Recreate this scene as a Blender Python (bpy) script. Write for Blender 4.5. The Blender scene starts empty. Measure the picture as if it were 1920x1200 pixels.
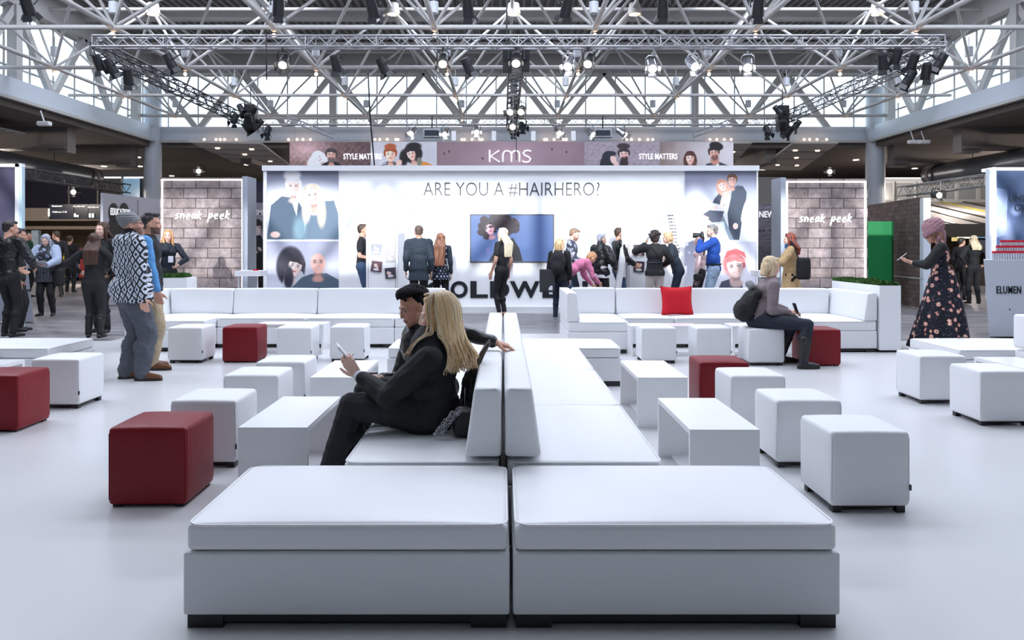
import bpy, math, random
import numpy as np
from mathutils import Vector, Matrix, noise, Euler
random.seed(7)
SC = bpy.context.scene
COL = SC.collection
PI = math.pi
# ------------------------------------------------------------------ camera
F, H, CX, CY = 1430.0, 1.38, 943.0, 461.0      # focal length in px, eye height, vanishing point
cam_d = bpy.data.cameras.new('camera'); cam = bpy.data.objects.new('camera', cam_d); COL.objects.link(cam)
cam.location = (0, 0, H); cam.rotation_euler = (PI/2, 0, 0)
cam_d.sensor_width = 36; cam_d.lens = 36*F/1920
cam_d.shift_x = (960-CX)/1920; cam_d.shift_y = -(600-CY)/1920
cam_d.clip_end = 300
SC.camera = cam
# ------------------------------------------------------------------ world, sun, added fill lights, exposure
SC.view_settings.view_transform = 'Standard'; SC.view_settings.look = 'None'
SC.view_settings.exposure = 0.12; SC.view_settings.gamma = 1; SC.view_settings.use_curve_mapping = False
w = bpy.data.worlds.new('sky'); SC.world = w; w.use_nodes = True
bgn = w.node_tree.nodes['Background']; bgn.inputs[0].default_value = (0.78, 0.90, 1.0, 1)
_n = w.node_tree.nodes; _l = w.node_tree.links                    # sky: bright ahead and at the sides, dimmed behind to keep front faces dark
_tc = _n.new('ShaderNodeTexCoord'); _sp = _n.new('ShaderNodeSeparateXYZ'); _mr = _n.new('ShaderNodeMapRange')
_l.new(_tc.outputs['Generated'], _sp.inputs[0]); _l.new(_sp.outputs[1], _mr.inputs[0])
_mr.inputs[1].default_value = -.6; _mr.inputs[2].default_value = .3; _mr.inputs[3].default_value = 1.0; _mr.inputs[4].default_value = 3.4
_l.new(_mr.outputs[0], bgn.inputs[1])
SUN_EL = math.radians(12.0)
sd = bpy.data.lights.new('sun', 'SUN'); sd.energy = 4.6; sd.angle = math.radians(0.8); sd.color = (1.0, 0.97, 0.93)
so = bpy.data.objects.new('sun', sd); COL.objects.link(so)
sdir = Vector((0.016, math.cos(SUN_EL), -math.sin(SUN_EL)))
so.rotation_euler = sdir.to_track_quat('-Z', 'Y').to_euler(); so.location = (0, -5, 12)
for i in range(3):
    for j in range(4):
        ld = bpy.data.lights.new('roof_fill', 'AREA'); ld.shape = 'RECTANGLE'; ld.size = 6.0; ld.size_y = 2.2  # added overhead fill under the ceiling
        ld.energy = (125, 370, 470, 310)[j]; ld.color = (0.79, 0.855, 1.0)
        lo = bpy.data.objects.new('roof_fill', ld); COL.objects.link(lo)
        lo.location = (-8.3 + 8.4*i, (3.9, 8.2, 12.4, 20.5)[j], 8.3)
for (x_, y_, e_) in ((-19, 18, 420), (-18, 27, 420), (20, 18, 480), (19.5, 26, 480), (-7, 37, 460), (8, 37, 460), (-20, 36.2, 260), (17.5, 29.6, 300)):
    pd_ = bpy.data.lights.new('aisle_fill', 'POINT'); pd_.energy = e_; pd_.color = (1.0, .88, .78); pd_.shadow_soft_size = .3  # added point fill to lift the dark aisles, no lamp body here
    po_ = bpy.data.objects.new('aisle_fill', pd_); COL.objects.link(po_); po_.location = (x_, y_, 3.7)
SC.cycles.max_bounces = 6; SC.cycles.diffuse_bounces = 4; SC.cycles.glossy_bounces = 3
SC.cycles.transmission_bounces = 3; SC.cycles.transparent_max_bounces = 8
SC.cycles.caustics_reflective = False; SC.cycles.caustics_refractive = False
SC.cycles.sample_clamp_indirect = 6

# ------------------------------------------------------------------ helpers
def P(px, py, Y):
    """point seen at photo pixel (px, py) standing at distance Y"""
    return Vector(((px-CX)/F*Y, Y, H-(py-CY)/F*Y))
def XP(px, Y): return (px-CX)/F*Y
def ZP(py, Y): return H-(py-CY)/F*Y

def lin(c):
    return tuple(((x/12.92) if x <= 0.04045 else ((x+0.055)/1.055)**2.4) for x in c)
def rgb(r, g, b): return lin((r/255, g/255, b/255))

MATS = {}
def mat(name, col, rough=0.5, metal=0.0, var=0.0, scale=8.0, bump=0.0, bscale=60.0, stretch=None, emit=None, estr=1.0, coat=0.0, sheen=0.0, spec=None):
    if name in MATS: return MATS[name]
    m = bpy.data.materials.new(name); m.use_nodes = True; nt = m.node_tree; b = nt.nodes['Principled BSDF']
    b.inputs['Roughness'].default_value = rough; b.inputs['Metallic'].default_value = metal
    if spec is not None: b.inputs['Specular IOR Level'].default_value = spec
    if coat: b.inputs['Coat Weight'].default_value = coat
    if sheen: b.inputs['Sheen Weight'].default_value = sheen
    tc = nt.nodes.new('ShaderNodeTexCoord'); mp = nt.nodes.new('ShaderNodeMapping')
    nt.links.new(tc.outputs['Object'], mp.inputs['Vector'])
    if stretch: mp.inputs['Scale'].default_value = stretch
    c = (*col, 1)
    nz = nt.nodes.new('ShaderNodeTexNoise'); nz.inputs['Scale'].default_value = scale; nz.inputs['Detail'].default_value = 4
    nt.links.new(mp.outputs[0], nz.inputs['Vector'])
    mx = nt.nodes.new('ShaderNodeMix'); mx.data_type = 'RGBA'
    mx.inputs[6].default_value = (*[x*(1-var) for x in col], 1); mx.inputs[7].default_value = (*[min(1, x*(1+var)) for x in col], 1)
    nt.links.new(nz.outputs['Fac'], mx.inputs[0]); nt.links.new(mx.outputs[2], b.inputs['Base Color'])
    if bump:
        n2 = nt.nodes.new('ShaderNodeTexNoise'); n2.inputs['Scale'].default_value = bscale; n2.inputs['Detail'].default_value = 3
        nt.links.new(mp.outputs[0], n2.inputs['Vector'])
        bp = nt.nodes.new('ShaderNodeBump'); bp.inputs['Strength'].default_value = bump; bp.inputs['Distance'].default_value = 0.01
        nt.links.new(n2.outputs['Fac'], bp.inputs['Height']); nt.links.new(bp.outputs[0], b.inputs['Normal'])
    if emit:
        b.inputs['Emission Color'].default_value = (*emit, 1); b.inputs['Emission Strength'].default_value = estr
    MATS[name] = m
    return m

def attr_mat(name, rough=0.6, emit=0.0, bump=0.0, bscale=80, stretch=None, spec=0.4, sss=0.0):
    """colour read from the mesh's own colour attribute (printed posters, skin, hair)"""
    if name in MATS: return MATS[name]
    m = bpy.data.materials.new(name); m.use_nodes = True; nt = m.node_tree; b = nt.nodes['Principled BSDF']
    at = nt.nodes.new('ShaderNodeAttribute'); at.attribute_name = 'Col'
    nt.links.new(at.outputs['Color'], b.inputs['Base Color']); b.inputs['Roughness'].default_value = rough
    b.inputs['Specular IOR Level'].default_value = spec
    if emit:
        nt.links.new(at.outputs['Color'], b.inputs['Emission Color']); b.inputs['Emission Strength'].default_value = emit
    if bump:
        tc = nt.nodes.new('ShaderNodeTexCoord'); mp = nt.nodes.new('ShaderNodeMapping'); nt.links.new(tc.outputs['Object'], mp.inputs[0])
        if stretch: mp.inputs['Scale'].default_value = stretch
        n2 = nt.nodes.new('ShaderNodeTexNoise'); n2.inputs['Scale'].default_value = bscale
        nt.links.new(mp.outputs[0], n2.inputs['Vector'])
        bp = nt.nodes.new('ShaderNodeBump'); bp.inputs['Strength'].default_value = bump; bp.inputs['Distance'].default_value = 0.004
        nt.links.new(n2.outputs['Fac'], bp.inputs['Height']); nt.links.new(bp.outputs[0], b.inputs['Normal'])
    if sss:
        b.inputs['Subsurface Weight'].default_value = sss; b.inputs['Subsurface Scale'].default_value = 0.01
    MATS[name] = m
    return m

class MB:
    """collects shapes, then becomes ONE mesh"""
    def __init__(s): s.v = []; s.f = []; s.sm = []
    def add(s, vs, fs, smooth=False):
        o = len(s.v); s.v += [tuple(v) for v in vs]; s.f += [tuple(i+o for i in f) for f in fs]; s.sm += [smooth]*len(fs)
        return s
    def box(s, x0, x1, y0, y1, z0, z1):
        vs = [(x0,y0,z0),(x1,y0,z0),(x1,y1,z0),(x0,y1,z0),(x0,y0,z1),(x1,y0,z1),(x1,y1,z1),(x0,y1,z1)]
        return s.add(vs, [(0,3,2,1),(4,5,6,7),(0,1,5,4),(1,2,6,5),(2,3,7,6),(3,0,4,7)])
    def quad(s, a, b, c, d): return s.add([a,b,c,d], [(0,1,2,3)])
    def beam(s, a, b, w, h, up=(0,0,1)):
        a = Vector(a); b = Vector(b); d = (b-a).normalized(); u = Vector(up)
        r = d.cross(u)
        if r.length < 1e-4: r = d.cross(Vector((0,1,0)))
        r.normalize(); u = r.cross(d).normalized(); r = r*w/2; u = u*h/2
        vs = [a-r-u, a+r-u, a+r+u, a-r+u, b-r-u, b+r-u, b+r+u, b-r+u]
        return s.add(vs, [(0,1,2,3),(7,6,5,4),(4,5,1,0),(5,6,2,1),(6,7,3,2),(7,4,0,3)])
    def tube(s, a, b, r, r2=None, n=8, cap=True):
        a = Vector(a); b = Vector(b); r2 = r if r2 is None else r2
        d = (b-a).normalized(); t = Vector((0,0,1)) if abs(d.z) < .9 else Vector((1,0,0))
        u = d.cross(t).normalized(); v = d.cross(u)
        vs = []
        for p, rr in ((a, r), (b, r2)):
            for i in range(n):
                an = 2*PI*i/n; vs.append(p + u*math.cos(an)*rr + v*math.sin(an)*rr)
        s.add(vs, [(i, (i+1) % n, n+(i+1) % n, n+i) for i in range(n)], True)
        if cap: s.add(vs[:n], [tuple(range(n))[::-1]]); s.add(vs[n:], [tuple(range(n))])
        return s
    def path(s, pts, r, n=6, closed=False, r_end=None):
        pts = [Vector(p) for p in pts]; m = len(pts); o = len(s.v)
        prev = None
        for i, p in enumerate(pts):
            if closed: d = pts[(i+1) % m] - pts[i-1]
            else: d = pts[min(i+1, m-1)] - pts[max(i-1, 0)]
            d.normalize()
            if prev is None:
                t = Vector((0,0,1)) if abs(d.z) < .9 else Vector((1,0,0)); u = d.cross(t).normalized()
            else:
                u = prev - d*prev.dot(d)
                u = u.normalized() if u.length > 1e-5 else d.cross(Vector((0.3,0.5,0.8))).normalized()
            prev = u; v = d.cross(u)
            rr = (r[i] if isinstance(r, (list, tuple)) else r)
            for k in range(n):
                an = 2*PI*k/n; s.v.append(tuple(p + u*math.cos(an)*rr + v*math.sin(an)*rr))
        for i in range(m if closed else m-1):
            j = (i+1) % m
            for k in range(n):
                s.f.append((o+i*n+k, o+i*n+(k+1) % n, o+j*n+(k+1) % n, o+j*n+k)); s.sm.append(True)
        if not closed:
            s.f.append(tuple(o+k for k in range(n))[::-1]); s.sm.append(True)
            s.f.append(tuple(o+(m-1)*n+k for k in range(n))); s.sm.append(True)
        return s
    def ell(s, c, r, R=None, nu=14, nv=10):
        c = Vector(c); r = (r, r, r) if isinstance(r, (int, float)) else r
        o = len(s.v); vs = []
        for j in range(nv+1):
            th = PI*j/nv
            for i in range(nu):
                ph = 2*PI*i/nu
                p = Vector((r[0]*math.sin(th)*math.cos(ph), r[1]*math.sin(th)*math.sin(ph), r[2]*math.cos(th)))
                if R is not None: p = R @ p
                if j in (0, nv):
                    if i == 0: vs.append(c+p)
                else: vs.append(c+p)
        def idx(j, i):
            if j == 0: return 0
            if j == nv: return 1+(nv-1)*nu
            return 1+(j-1)*nu+(i % nu)
        fs = []
        for j in range(nv):
            for i in range(nu):
                q = [idx(j,i), idx(j+1,i), idx(j+1,i+1), idx(j,i+1)]
                q2 = []
                for t in q:
                    if t not in q2: q2.append(t)
                if len(q2) > 2: fs.append(tuple(q2))
        return s.add(vs, fs, True)
    def caps(s, a, ra, b, rb, n=12, flat=None):
        """tapered capsule; flat=(axis vector, factor) squashes it across that axis"""
        a = Vector(a); b = Vector(b); d = b-a; L = d.length
        if L < 1e-5: return s.ell(a, ra)
        d.normalize(); t = Vector((0,0,1)) if abs(d.z) < .9 else Vector((0,1,0))
        u = d.cross(t).normalized(); v = d.cross(u)
        rings = []
        for k in range(4): an = PI/2*(k/4); rings.append((a - d*ra*math.cos(an), ra*math.sin(an)))
        rings.append((a, ra)); rings.append((b, rb))
        for k in range(1, 5): an = PI/2*(k/4); rings.append((b + d*rb*math.sin(an), rb*math.cos(an)))
        vs = [rings[0][0]]; 
        mid = rings[1:-1]
        for c, r in mid:
            for i in range(n):
                an = 2*PI*i/n; vs.append(c + u*math.cos(an)*r + v*math.sin(an)*r)
        vs.append(rings[-1][0]); last = len(vs)-1; m = len(mid)
        fs = [(0, 1+(i+1) % n, 1+i) for i in range(n)]
        for j in range(m-1):
            for i in range(n):
                fs.append((1+j*n+i, 1+j*n+(i+1) % n, 1+(j+1)*n+(i+1) % n, 1+(j+1)*n+i))
        fs += [(last, 1+(m-1)*n+i, 1+(m-1)*n+(i+1) % n) for i in range(n)]
        if flat:
            ax = Vector(flat[0]).normalized(); c0 = (a+b)/2
            vs = [p - ax*((p-c0).dot(ax)*(1-flat[1])) for p in vs]
        return s.add(vs, fs, True)
    def sbox(s, c, size, r, bulge=(0,0,0), n=6, m=5, taper=None):
        """soft upholstered box: rounded edges of radius r and gently swollen faces"""
        hx, hy, hz = [q/2 for q in size]
        def coords(h):
            a = [-h + r*(1-math.cos(PI/2*k/m)) for k in range(m+1)]
            b = [(-h+r) + (2*h-2*r)*k/n for k in range(1, n)]
            return a + b + [-q for q in reversed(a)]
        xs, ys, zs = coords(hx), coords(hy), coords(hz)
        idx = {}; vs = []; fs = []
        def pt(i, j, k):
            key = (i, j, k)
            if key in idx: return idx[key]
            p = Vector((xs[i], ys[j], zs[k]))
            q = Vector((max(-hx+r, min(hx-r, p.x)), max(-hy+r, min(hy-r, p.y)), max(-hz+r, min(hz-r, p.z))))
            d = p-q
            if d.length > 1e-7: p = q + d.normalized()*r
            fx = 1-(p.x/hx)**2; fy = 1-(p.y/hy)**2; fz = 1-(p.z/hz)**2
            fx, fy, fz = max(0,fx), max(0,fy), max(0,fz)
            p = Vector((p.x + math.copysign(bulge[0]*fy*fz, p.x)*(abs(p.x)/hx)**2, p.y + math.copysign(bulge[1]*fx*fz, p.y)*(abs(p.y)/hy)**2,
                        p.z + (bulge[2]*fx**.6*fy**.6*(p.z/hz)**2 if p.z > 0 else 0)))
            if taper: p = taper(p)
            idx[key] = len(vs); vs.append(p + Vector(c)); return idx[key]
        X, Y, Z = len(xs)-1, len(ys)-1, len(zs)-1
        for i in range(X):
            for j in range(Y):
                fs.append((pt(i,j,Z), pt(i+1,j,Z), pt(i+1,j+1,Z), pt(i,j+1,Z))); fs.append((pt(i,j,0), pt(i,j+1,0), pt(i+1,j+1,0), pt(i+1,j,0)))
        for i in range(X):
            for k in range(Z):
                fs.append((pt(i,0,k), pt(i+1,0,k), pt(i+1,0,k+1), pt(i,0,k+1))); fs.append((pt(i,Y,k), pt(i,Y,k+1), pt(i+1,Y,k+1), pt(i+1,Y,k)))
        for j in range(Y):
            for k in range(Z):
                fs.append((pt(0,j,k), pt(0,j,k+1), pt(0,j+1,k+1), pt(0,j+1,k))); fs.append((pt(X,j,k), pt(X,j+1,k), pt(X,j+1,k+1), pt(X,j,k+1)))
        return s.add(vs, fs, True)
    def prism(s, poly, y0, y1, dx=0):
        """polygon in the XZ plane extruded along Y"""
        n = len(poly); vs = [(x, y0, z) for x, z in poly] + [(x+dx, y1, z) for x, z in poly]
        return s.add(vs, [tuple(range(n)), tuple(range(n, 2*n))[::-1]] + [(i, n+i, n+(i+1) % n, (i+1) % n) for i in range(n)])
    def mesh(s, name):
        me = bpy.data.meshes.new(name); me.from_pydata(s.v, [], s.f)
        if any(s.sm): me.polygons.foreach_set('use_smooth', s.sm)
        me.update(); return me
    def obj(s, name, m, parent=None, loc=None): return link(name, s.mesh(name), m, parent, loc)

def link(name, me, m, parent=None, loc=None):
    o = bpy.data.objects.new(name, me); COL.objects.link(o)
    if m is not None:
        me.materials.clear(); me.materials.append(m)
    if parent is not None: o.parent = parent
    if loc is not None: o.location = loc
    return o
def tag(o, label=None, cat=None, group=None, kind=None):
    if label: o['label'] = label
    if cat: o['category'] = cat
    if group: o['group'] = group
    if kind: o['kind'] = kind
    return o
def thing(name, label, cat, loc=(0,0,0), rz=0.0, group=None):
    o = bpy.data.objects.new(name, None); COL.objects.link(o); o.empty_display_size = .1
    o.location = loc; o.rotation_euler = (0, 0, rz)
    return tag(o, label, cat, group)
def struct(o): o['kind'] = 'structure'; return o
KIDS = {}
def copy_tree(o, label, loc, rz=None, group=None, rot=None):
    c = o.copy(); COL.objects.link(c); c.location = loc
    if rz is not None: c.rotation_euler = (0, 0, rz)
    if rot is not None: c.rotation_euler = rot
    if label: c['label'] = label
    if group: c['group'] = group
    def rec(a, b):
        for ch in a.children:
            d = ch.copy(); COL.objects.link(d); d.parent = b; rec(ch, d)
    rec(o, c)
    return c
def setcol(me, cols):
    a = me.color_attributes.new('Col', 'FLOAT_COLOR', 'POINT')
    arr = np.ones((len(me.vertices), 4), dtype=np.float32); arr[:, :3] = cols
    a.data.foreach_set('color', arr.ravel())

def text_mesh(name, s, w, h, depth=0.005, bold=0.0, shear=0.0, m=None, parent=None, x=0, y=0, z=0, spacing=1.0):
    """letters standing in the XZ plane, lower left corner at (x, y, z), fitted to w by h"""
    c = bpy.data.curves.new(name, 'FONT'); c.body = s; c.size = 1; c.extrude = 0.0; c.offset = bold; c.shear = shear; c.space_character = spacing
    c.resolution_u = 3 if len(s) > 1 else 10
    o = bpy.data.objects.new(name, c); COL.objects.link(o)
    dg = bpy.context.evaluated_depsgraph_get(); me = bpy.data.meshes.new_from_object(o.evaluated_get(dg)); 
    bpy.data.objects.remove(o); bpy.data.curves.remove(c)
    v = np.zeros(len(me.vertices)*3); me.vertices.foreach_get('co', v); v = v.reshape(-1, 3)
    mn, mx = v.min(0), v.max(0)
    nx = (v[:,0]-mn[0])/(mx[0]-mn[0])*w; nz = (v[:,1]-mn[1])/(mx[1]-mn[1])*h
    pts = [(a, 0.0, b) for a, b in zip(nx, nz)]
    fs = [tuple(p.vertices) for p in me.polygons]
    bpy.data.meshes.remove(me)
    mb = MB(); n = len(pts)
    vs = pts + [(a, depth, b) for a, _, b in pts]
    from collections import Counter
    ec = Counter()
    for f in fs:
        for i in range(len(f)): ec[(f[i], f[(i+1) % len(f)])] += 1
    side = [(a, b, b+n, a+n) for (a, b) in ec if (b, a) not in ec]
    mb.add(vs, fs + [tuple(i+n for i in f)[::-1] for f in fs] + side)
    return mb.obj(name, m, parent, (x, y, z))

# --- printed pictures: a little painter working on a grid, colours end up in the sheet's colour attribute
class Paint:
    def __init__(s, x0, x1, y0, y1, res=1.3, base=(1,1,1)):
        s.b = (x0, x1, y0, y1); s.nx = max(4, int((x1-x0)*res)); s.ny = max(4, int((y1-y0)*res))
        gx = np.linspace(x0, x1, s.nx); gy = np.linspace(y0, y1, s.ny); s.X, s.Y = np.meshgrid(gx, gy)
        s.C = np.ones((s.ny, s.nx, 3))*np.array(base)/255.0
    def _mix(s, a, col): s.C = s.C*(1-a[..., None]) + np.array(col)/255.0*a[..., None]
    def e(s, cx, cy, rx, ry, col, soft=.12, rot=0, al=1.0):
        c, n = math.cos(rot), math.sin(rot); dx, dy = s.X-cx, s.Y-cy
        d = np.sqrt(((dx*c+dy*n)/rx)**2 + ((-dx*n+dy*c)/ry)**2)
        s._mix(np.clip((1+soft-d)/(2*soft), 0, 1)*al, col); return s
    def p(s, poly, col, al=1.0):
        ins = np.zeros(s.X.shape, bool); n = len(poly)
        for i in range(n):
            x1, y1 = poly[i]; x2, y2 = poly[(i+1) % n]
            if y1 == y2: continue
            c = ((y1 > s.Y) != (y2 > s.Y)) & (s.X < (x2-x1)*(s.Y-y1)/(y2-y1)+x1); ins ^= c
        s._mix(ins*al, col); return s
    def grad(s, c0, c1, vert=True):
        t = (s.Y-s.b[2])/(s.b[3]-s.b[2]) if vert else (s.X-s.b[0])/(s.b[1]-s.b[0])
        s.C = np.array(c0)/255.0*(1-t[..., None]) + np.array(c1)/255.0*t[..., None]; return s
    def noise(s, amt, sc=0.1, seed=0):
        rs = np.random.RandomState(seed)
        n = np.zeros(s.X.shape)
        for k in range(10):
            a, b, ph = rs.uniform(-1, 1)*sc*6, rs.uniform(-1, 1)*sc*6, rs.uniform(0, 6.3)
            n += np.sin(s.X*a + s.Y*b + ph)
        s.C = np.clip(s.C*(1+amt*n[..., None]/4 + amt*rs.uniform(-.3, .3, s.X.shape)[..., None]), 0, 1); return s
    def bricks(s, bw, bh, col, al=.6):
        row = np.floor(s.Y/bh); xx = s.X + (row % 2)*bw/2
        m = ((s.Y % bh) < bh*.14) | ((xx % bw) < bw*.05); s._mix(m*al, col); return s
    def face(s, cx, cy, r, skin, hair, hs=1.0, long=False, tilt=0.0, lips=(190,90,95), beard=None, glasses=False, sh=None, bald=False, smile=False):
        mixc = lambda a, b, t: tuple(int(x*(1-t)+y*t) for x, y in zip(a, b))
        dk = mixc(skin, (70,35,35), .38); lt = mixc(skin, (255,250,246), .45); hl = mixc(hair, (255,245,235), .22); hd = mixc(hair, (15,10,12), .35)
        c, n = math.cos(tilt), math.sin(tilt)
        def q(a, b): return cx+(a*c-b*n)*r, cy+(a*n+b*c)*r
        def E(a, b, rx, ry, col, soft=.2, ro=0, al=1.0): x, y = q(a, b); s.e(x, y, rx*r, ry*r, col, soft, tilt+ro, al)
        rs = random.Random(int(cx*7+cy)); 
        if sh: s.e(cx+tilt*-r, cy+r*2.6, r*2.1, r*1.5, sh, .06)
        if long:
            E(0, .5, 1.25*hs, 1.85, hair, .08)
            for k in range(26): a = rs.uniform(-1.15, 1.15)*hs; E(a, rs.uniform(.2, 1.6), .05, rs.uniform(.4, .9), hl if k % 2 else hd, .5, -a*.12, .55)
        if not bald:
            E(0, -.36, 1.0*hs, .92*hs, hair, .07)
        E(0, 1.15, .40, .7, dk, .25); E(0, 1.75, .6, .35, mixc(skin, dk, .5), .3)
        E(0, -.02, .78, .98, skin, .06); E(0, .48, .60, .66, skin, .12)
        E(.50, .25, .30, .75, dk, .8, 0, .35); E(-.15, -.35, .45, .35, lt, .9, 0, .6); E(-.4, .3, .22, .2, lt, .9, 0, .5); E(.38, .38, .2, .16, mixc(skin, (220,90,90), .4), .9, 0, .4)
        if not bald:
            E(-.25, -.88, .72, .34, hair, .12, -.25); E(.45, -.80, .5, .36, hair, .12, .4)
            for k in range(22):
                a = rs.uniform(-1, 1); E(a*.85*hs, -.95+.28*a*a+rs.uniform(-.2, .15), .26, .035, hl if k % 2 else hd, .6, a*.9+rs.uniform(-.3, .3), .6)
            for sx in (-1, 1): E(sx*.90*hs, -.25, .13, .5, hair, .2, sx*.08)
        if beard:
            E(0, .72, .62, .50, beard, .15); E(0, .95, .42, .35, beard, .2); E(0, .38, .34, .1, beard, .4); E(0, .1, .5, .3, skin, .4)
        for sx in (-1, 1):
            E(sx*.33, -.06, .20, .13, dk, .7, 0, .5); E(sx*.33, -.05, .14, .055, (236,232,230), .3); E(sx*.33, -.05, .06, .065, (40,30,32), .3); E(sx*.33, -.10, .16, .028, (38,26,28), .4, sx*.1)
            E(sx*.34, -.27, .20, .045, hd, .4, sx*.12, .85)
            if glasses: E(sx*.34, -.03, .29, .25, (110,105,112), .06, 0, .35)
        E(.06, .12, .05, .24, dk, .8, 0, .55); E(0, .30, .13, .06, dk, .6, 0, .6); E(-.03, .24, .05, .1, lt, .6, 0, .6)
        E(0, .56, .26, .085, lips, .3)
        if smile: E(0, .55, .22, .05, (250,246,242), .3); E(0, .49, .25, .02, dk, .4)
        else: E(0, .55, .24, .018, mixc(lips, (60,20,25), .6), .4)
        return s
    def build(s, name, Y, m, parent=None, z_off=0.0):
        X = (s.X-CX)/F*Y; Z = H-(s.Y-CY)/F*Y
        v = np.stack([X.ravel(), np.full(X.size, Y), Z.ravel()], 1)
        nx, ny = s.nx, s.ny
        i = np.arange(ny-1)[:, None]*nx + np.arange(nx-1)[None]; i = i.ravel()
        fs = np.stack([i, i+nx, i+nx+1, i+1], 1)
        me = bpy.data.meshes.new(name); me.from_pydata(v.tolist(), [], fs.tolist()); me.update()
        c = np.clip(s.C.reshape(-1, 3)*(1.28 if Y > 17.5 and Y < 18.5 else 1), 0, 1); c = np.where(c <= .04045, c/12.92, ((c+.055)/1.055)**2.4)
        setcol(me, c)
        return link(name, me, m, parent)

# ------------------------------------------------------------------ materials
M = {}
M['leather'] = mat('white_leatherette', (.78,.785,.80), .42, var=.02, scale=3, bump=.12, bscale=220)
M['seat'] = mat('white_seat_leatherette', (.80,.805,.82), .40, var=.02, scale=2.5, bump=.15, bscale=14)
M['piping'] = mat('white_piping', (.84,.84,.86), .4)
M['red'] = mat('dark_red_leatherette', rgb(122,14,26), .42, var=.08, scale=3, bump=.2, bscale=25, spec=.3)
M['cushion_red'] = mat('red_cushion_cloth', rgb(200,8,32), .85, var=.05, bump=.3, bscale=300)
M['black_base'] = mat('black_plinth', (.012,.012,.014), .45)
M['laminate'] = mat('white_laminate', (.86,.86,.87), .22, var=.01)
M['gloss_white'] = mat('white_panel_paint', (.87,.88,.90), .45, var=.01, scale=1)
M['steel_white'] = mat('light_grey_painted_steel', (.52,.51,.50), .45, var=.06, scale=2)
M['steel_blue'] = mat('pale_painted_steel', (.62,.68,.76), .4, var=.05, scale=1)
M['alu'] = mat('truss_aluminium', (.42,.42,.44), .35, metal=.8, var=.1)
M['alu_dark'] = mat('dark_truss', (.10,.10,.11), .4, metal=.5)
M['black'] = mat('black_lamp_housing', (.012,.013,.016), .45, bump=.05)
M['chrome'] = mat('chrome_lamp_housing', (.55,.56,.6), .22, metal=.9, var=.1)
M['bulb'] = mat('warm_bulb', (1,.8,.6), .4, emit=(1,.62,.38), estr=9)
M['lens'] = mat('lit_lens', (1,1,1), .3, emit=(1,.93,.85), estr=6)
M['lens_dark'] = mat('unlit_lens', (.05,.06,.08), .08)
M['led'] = mat('white_light_line', (1,1,1), .4, emit=(.95,.97,1), estr=2.2)
M['corr'] = mat('corrugated_roof_sheet', (.24,.235,.23), .45, var=.1, scale=1.5)
M['aisle_ceiling'] = mat('dark_aisle_ceiling', (.13,.11,.10), .75, var=.15, scale=1)
M['aisle_panel'] = mat('grey_ceiling_panel', (.46,.43,.41), .7, var=.06, scale=2)
M['girder'] = mat('taupe_girder', (.20,.18,.17), .6, var=.08, scale=1)
M['duct'] = mat('spiral_duct_metal', (.22,.24,.27), .35, metal=.7, var=.1)
M['darkwall'] = mat('dark_back_wall', (.05,.048,.055), .7, var=.15, scale=1)
M['beige'] = mat('beige_band', (.42,.36,.31), .6, var=.05)
M['grey_panel'] = mat('grey_booth_panel', (.42,.42,.46), .6, var=.04)
M['print'] = attr_mat('printed_sheet', .55)
M['screen'] = attr_mat('screen_picture', .2, emit=.3)
M['black_letter'] = mat('black_letter_foil', (.012,.014,.018), .35)
M['grey_letter'] = mat('thin_grey_letter', (.04,.045,.055), .5)
M['white_letter'] = mat('white_letter_glow', (.9,.9,.92), .5, emit=(1,1,1), estr=.5)  # weak glow put into the white lettering, which is no lamp
M['light_letter'] = mat('pale_print_letter', (.85,.83,.85), .6)
M['green'] = mat('green_painted_block', rgb(0,120,62), .5, var=.03)
M['moss'] = mat('planter_moss', (.045,.12,.02), .9, var=.6, scale=40)
M['soil'] = mat('dark_soil', (.02,.03,.01), .95)
M['phone'] = mat('white_phone', (.75,.75,.78), .2)
M['phone_dark'] = mat('black_phone', (.01,.01,.012), .12)
M['rubber'] = mat('black_cable', (.01,.01,.012), .6)

def glass_mat():
    m = bpy.data.materials.new('window_glass'); m.use_nodes = True; nt = m.node_tree; nt.nodes.clear()
    o = nt.nodes.new('ShaderNodeOutputMaterial'); mx = nt.nodes.new('ShaderNodeMixShader'); t = nt.nodes.new('ShaderNodeBsdfTransparent'); g = nt.nodes.new('ShaderNodeBsdfGlossy')
    t.inputs[0].default_value = (.95,.98,1,1); g.inputs['Roughness'].default_value = .02; mx.inputs[0].default_value = .06
    nt.links.new(t.outputs[0], mx.inputs[1]); nt.links.new(g.outputs[0], mx.inputs[2]); nt.links.new(mx.outputs[0], o.inputs[0])
    return m
M['glass'] = glass_mat()

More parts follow.
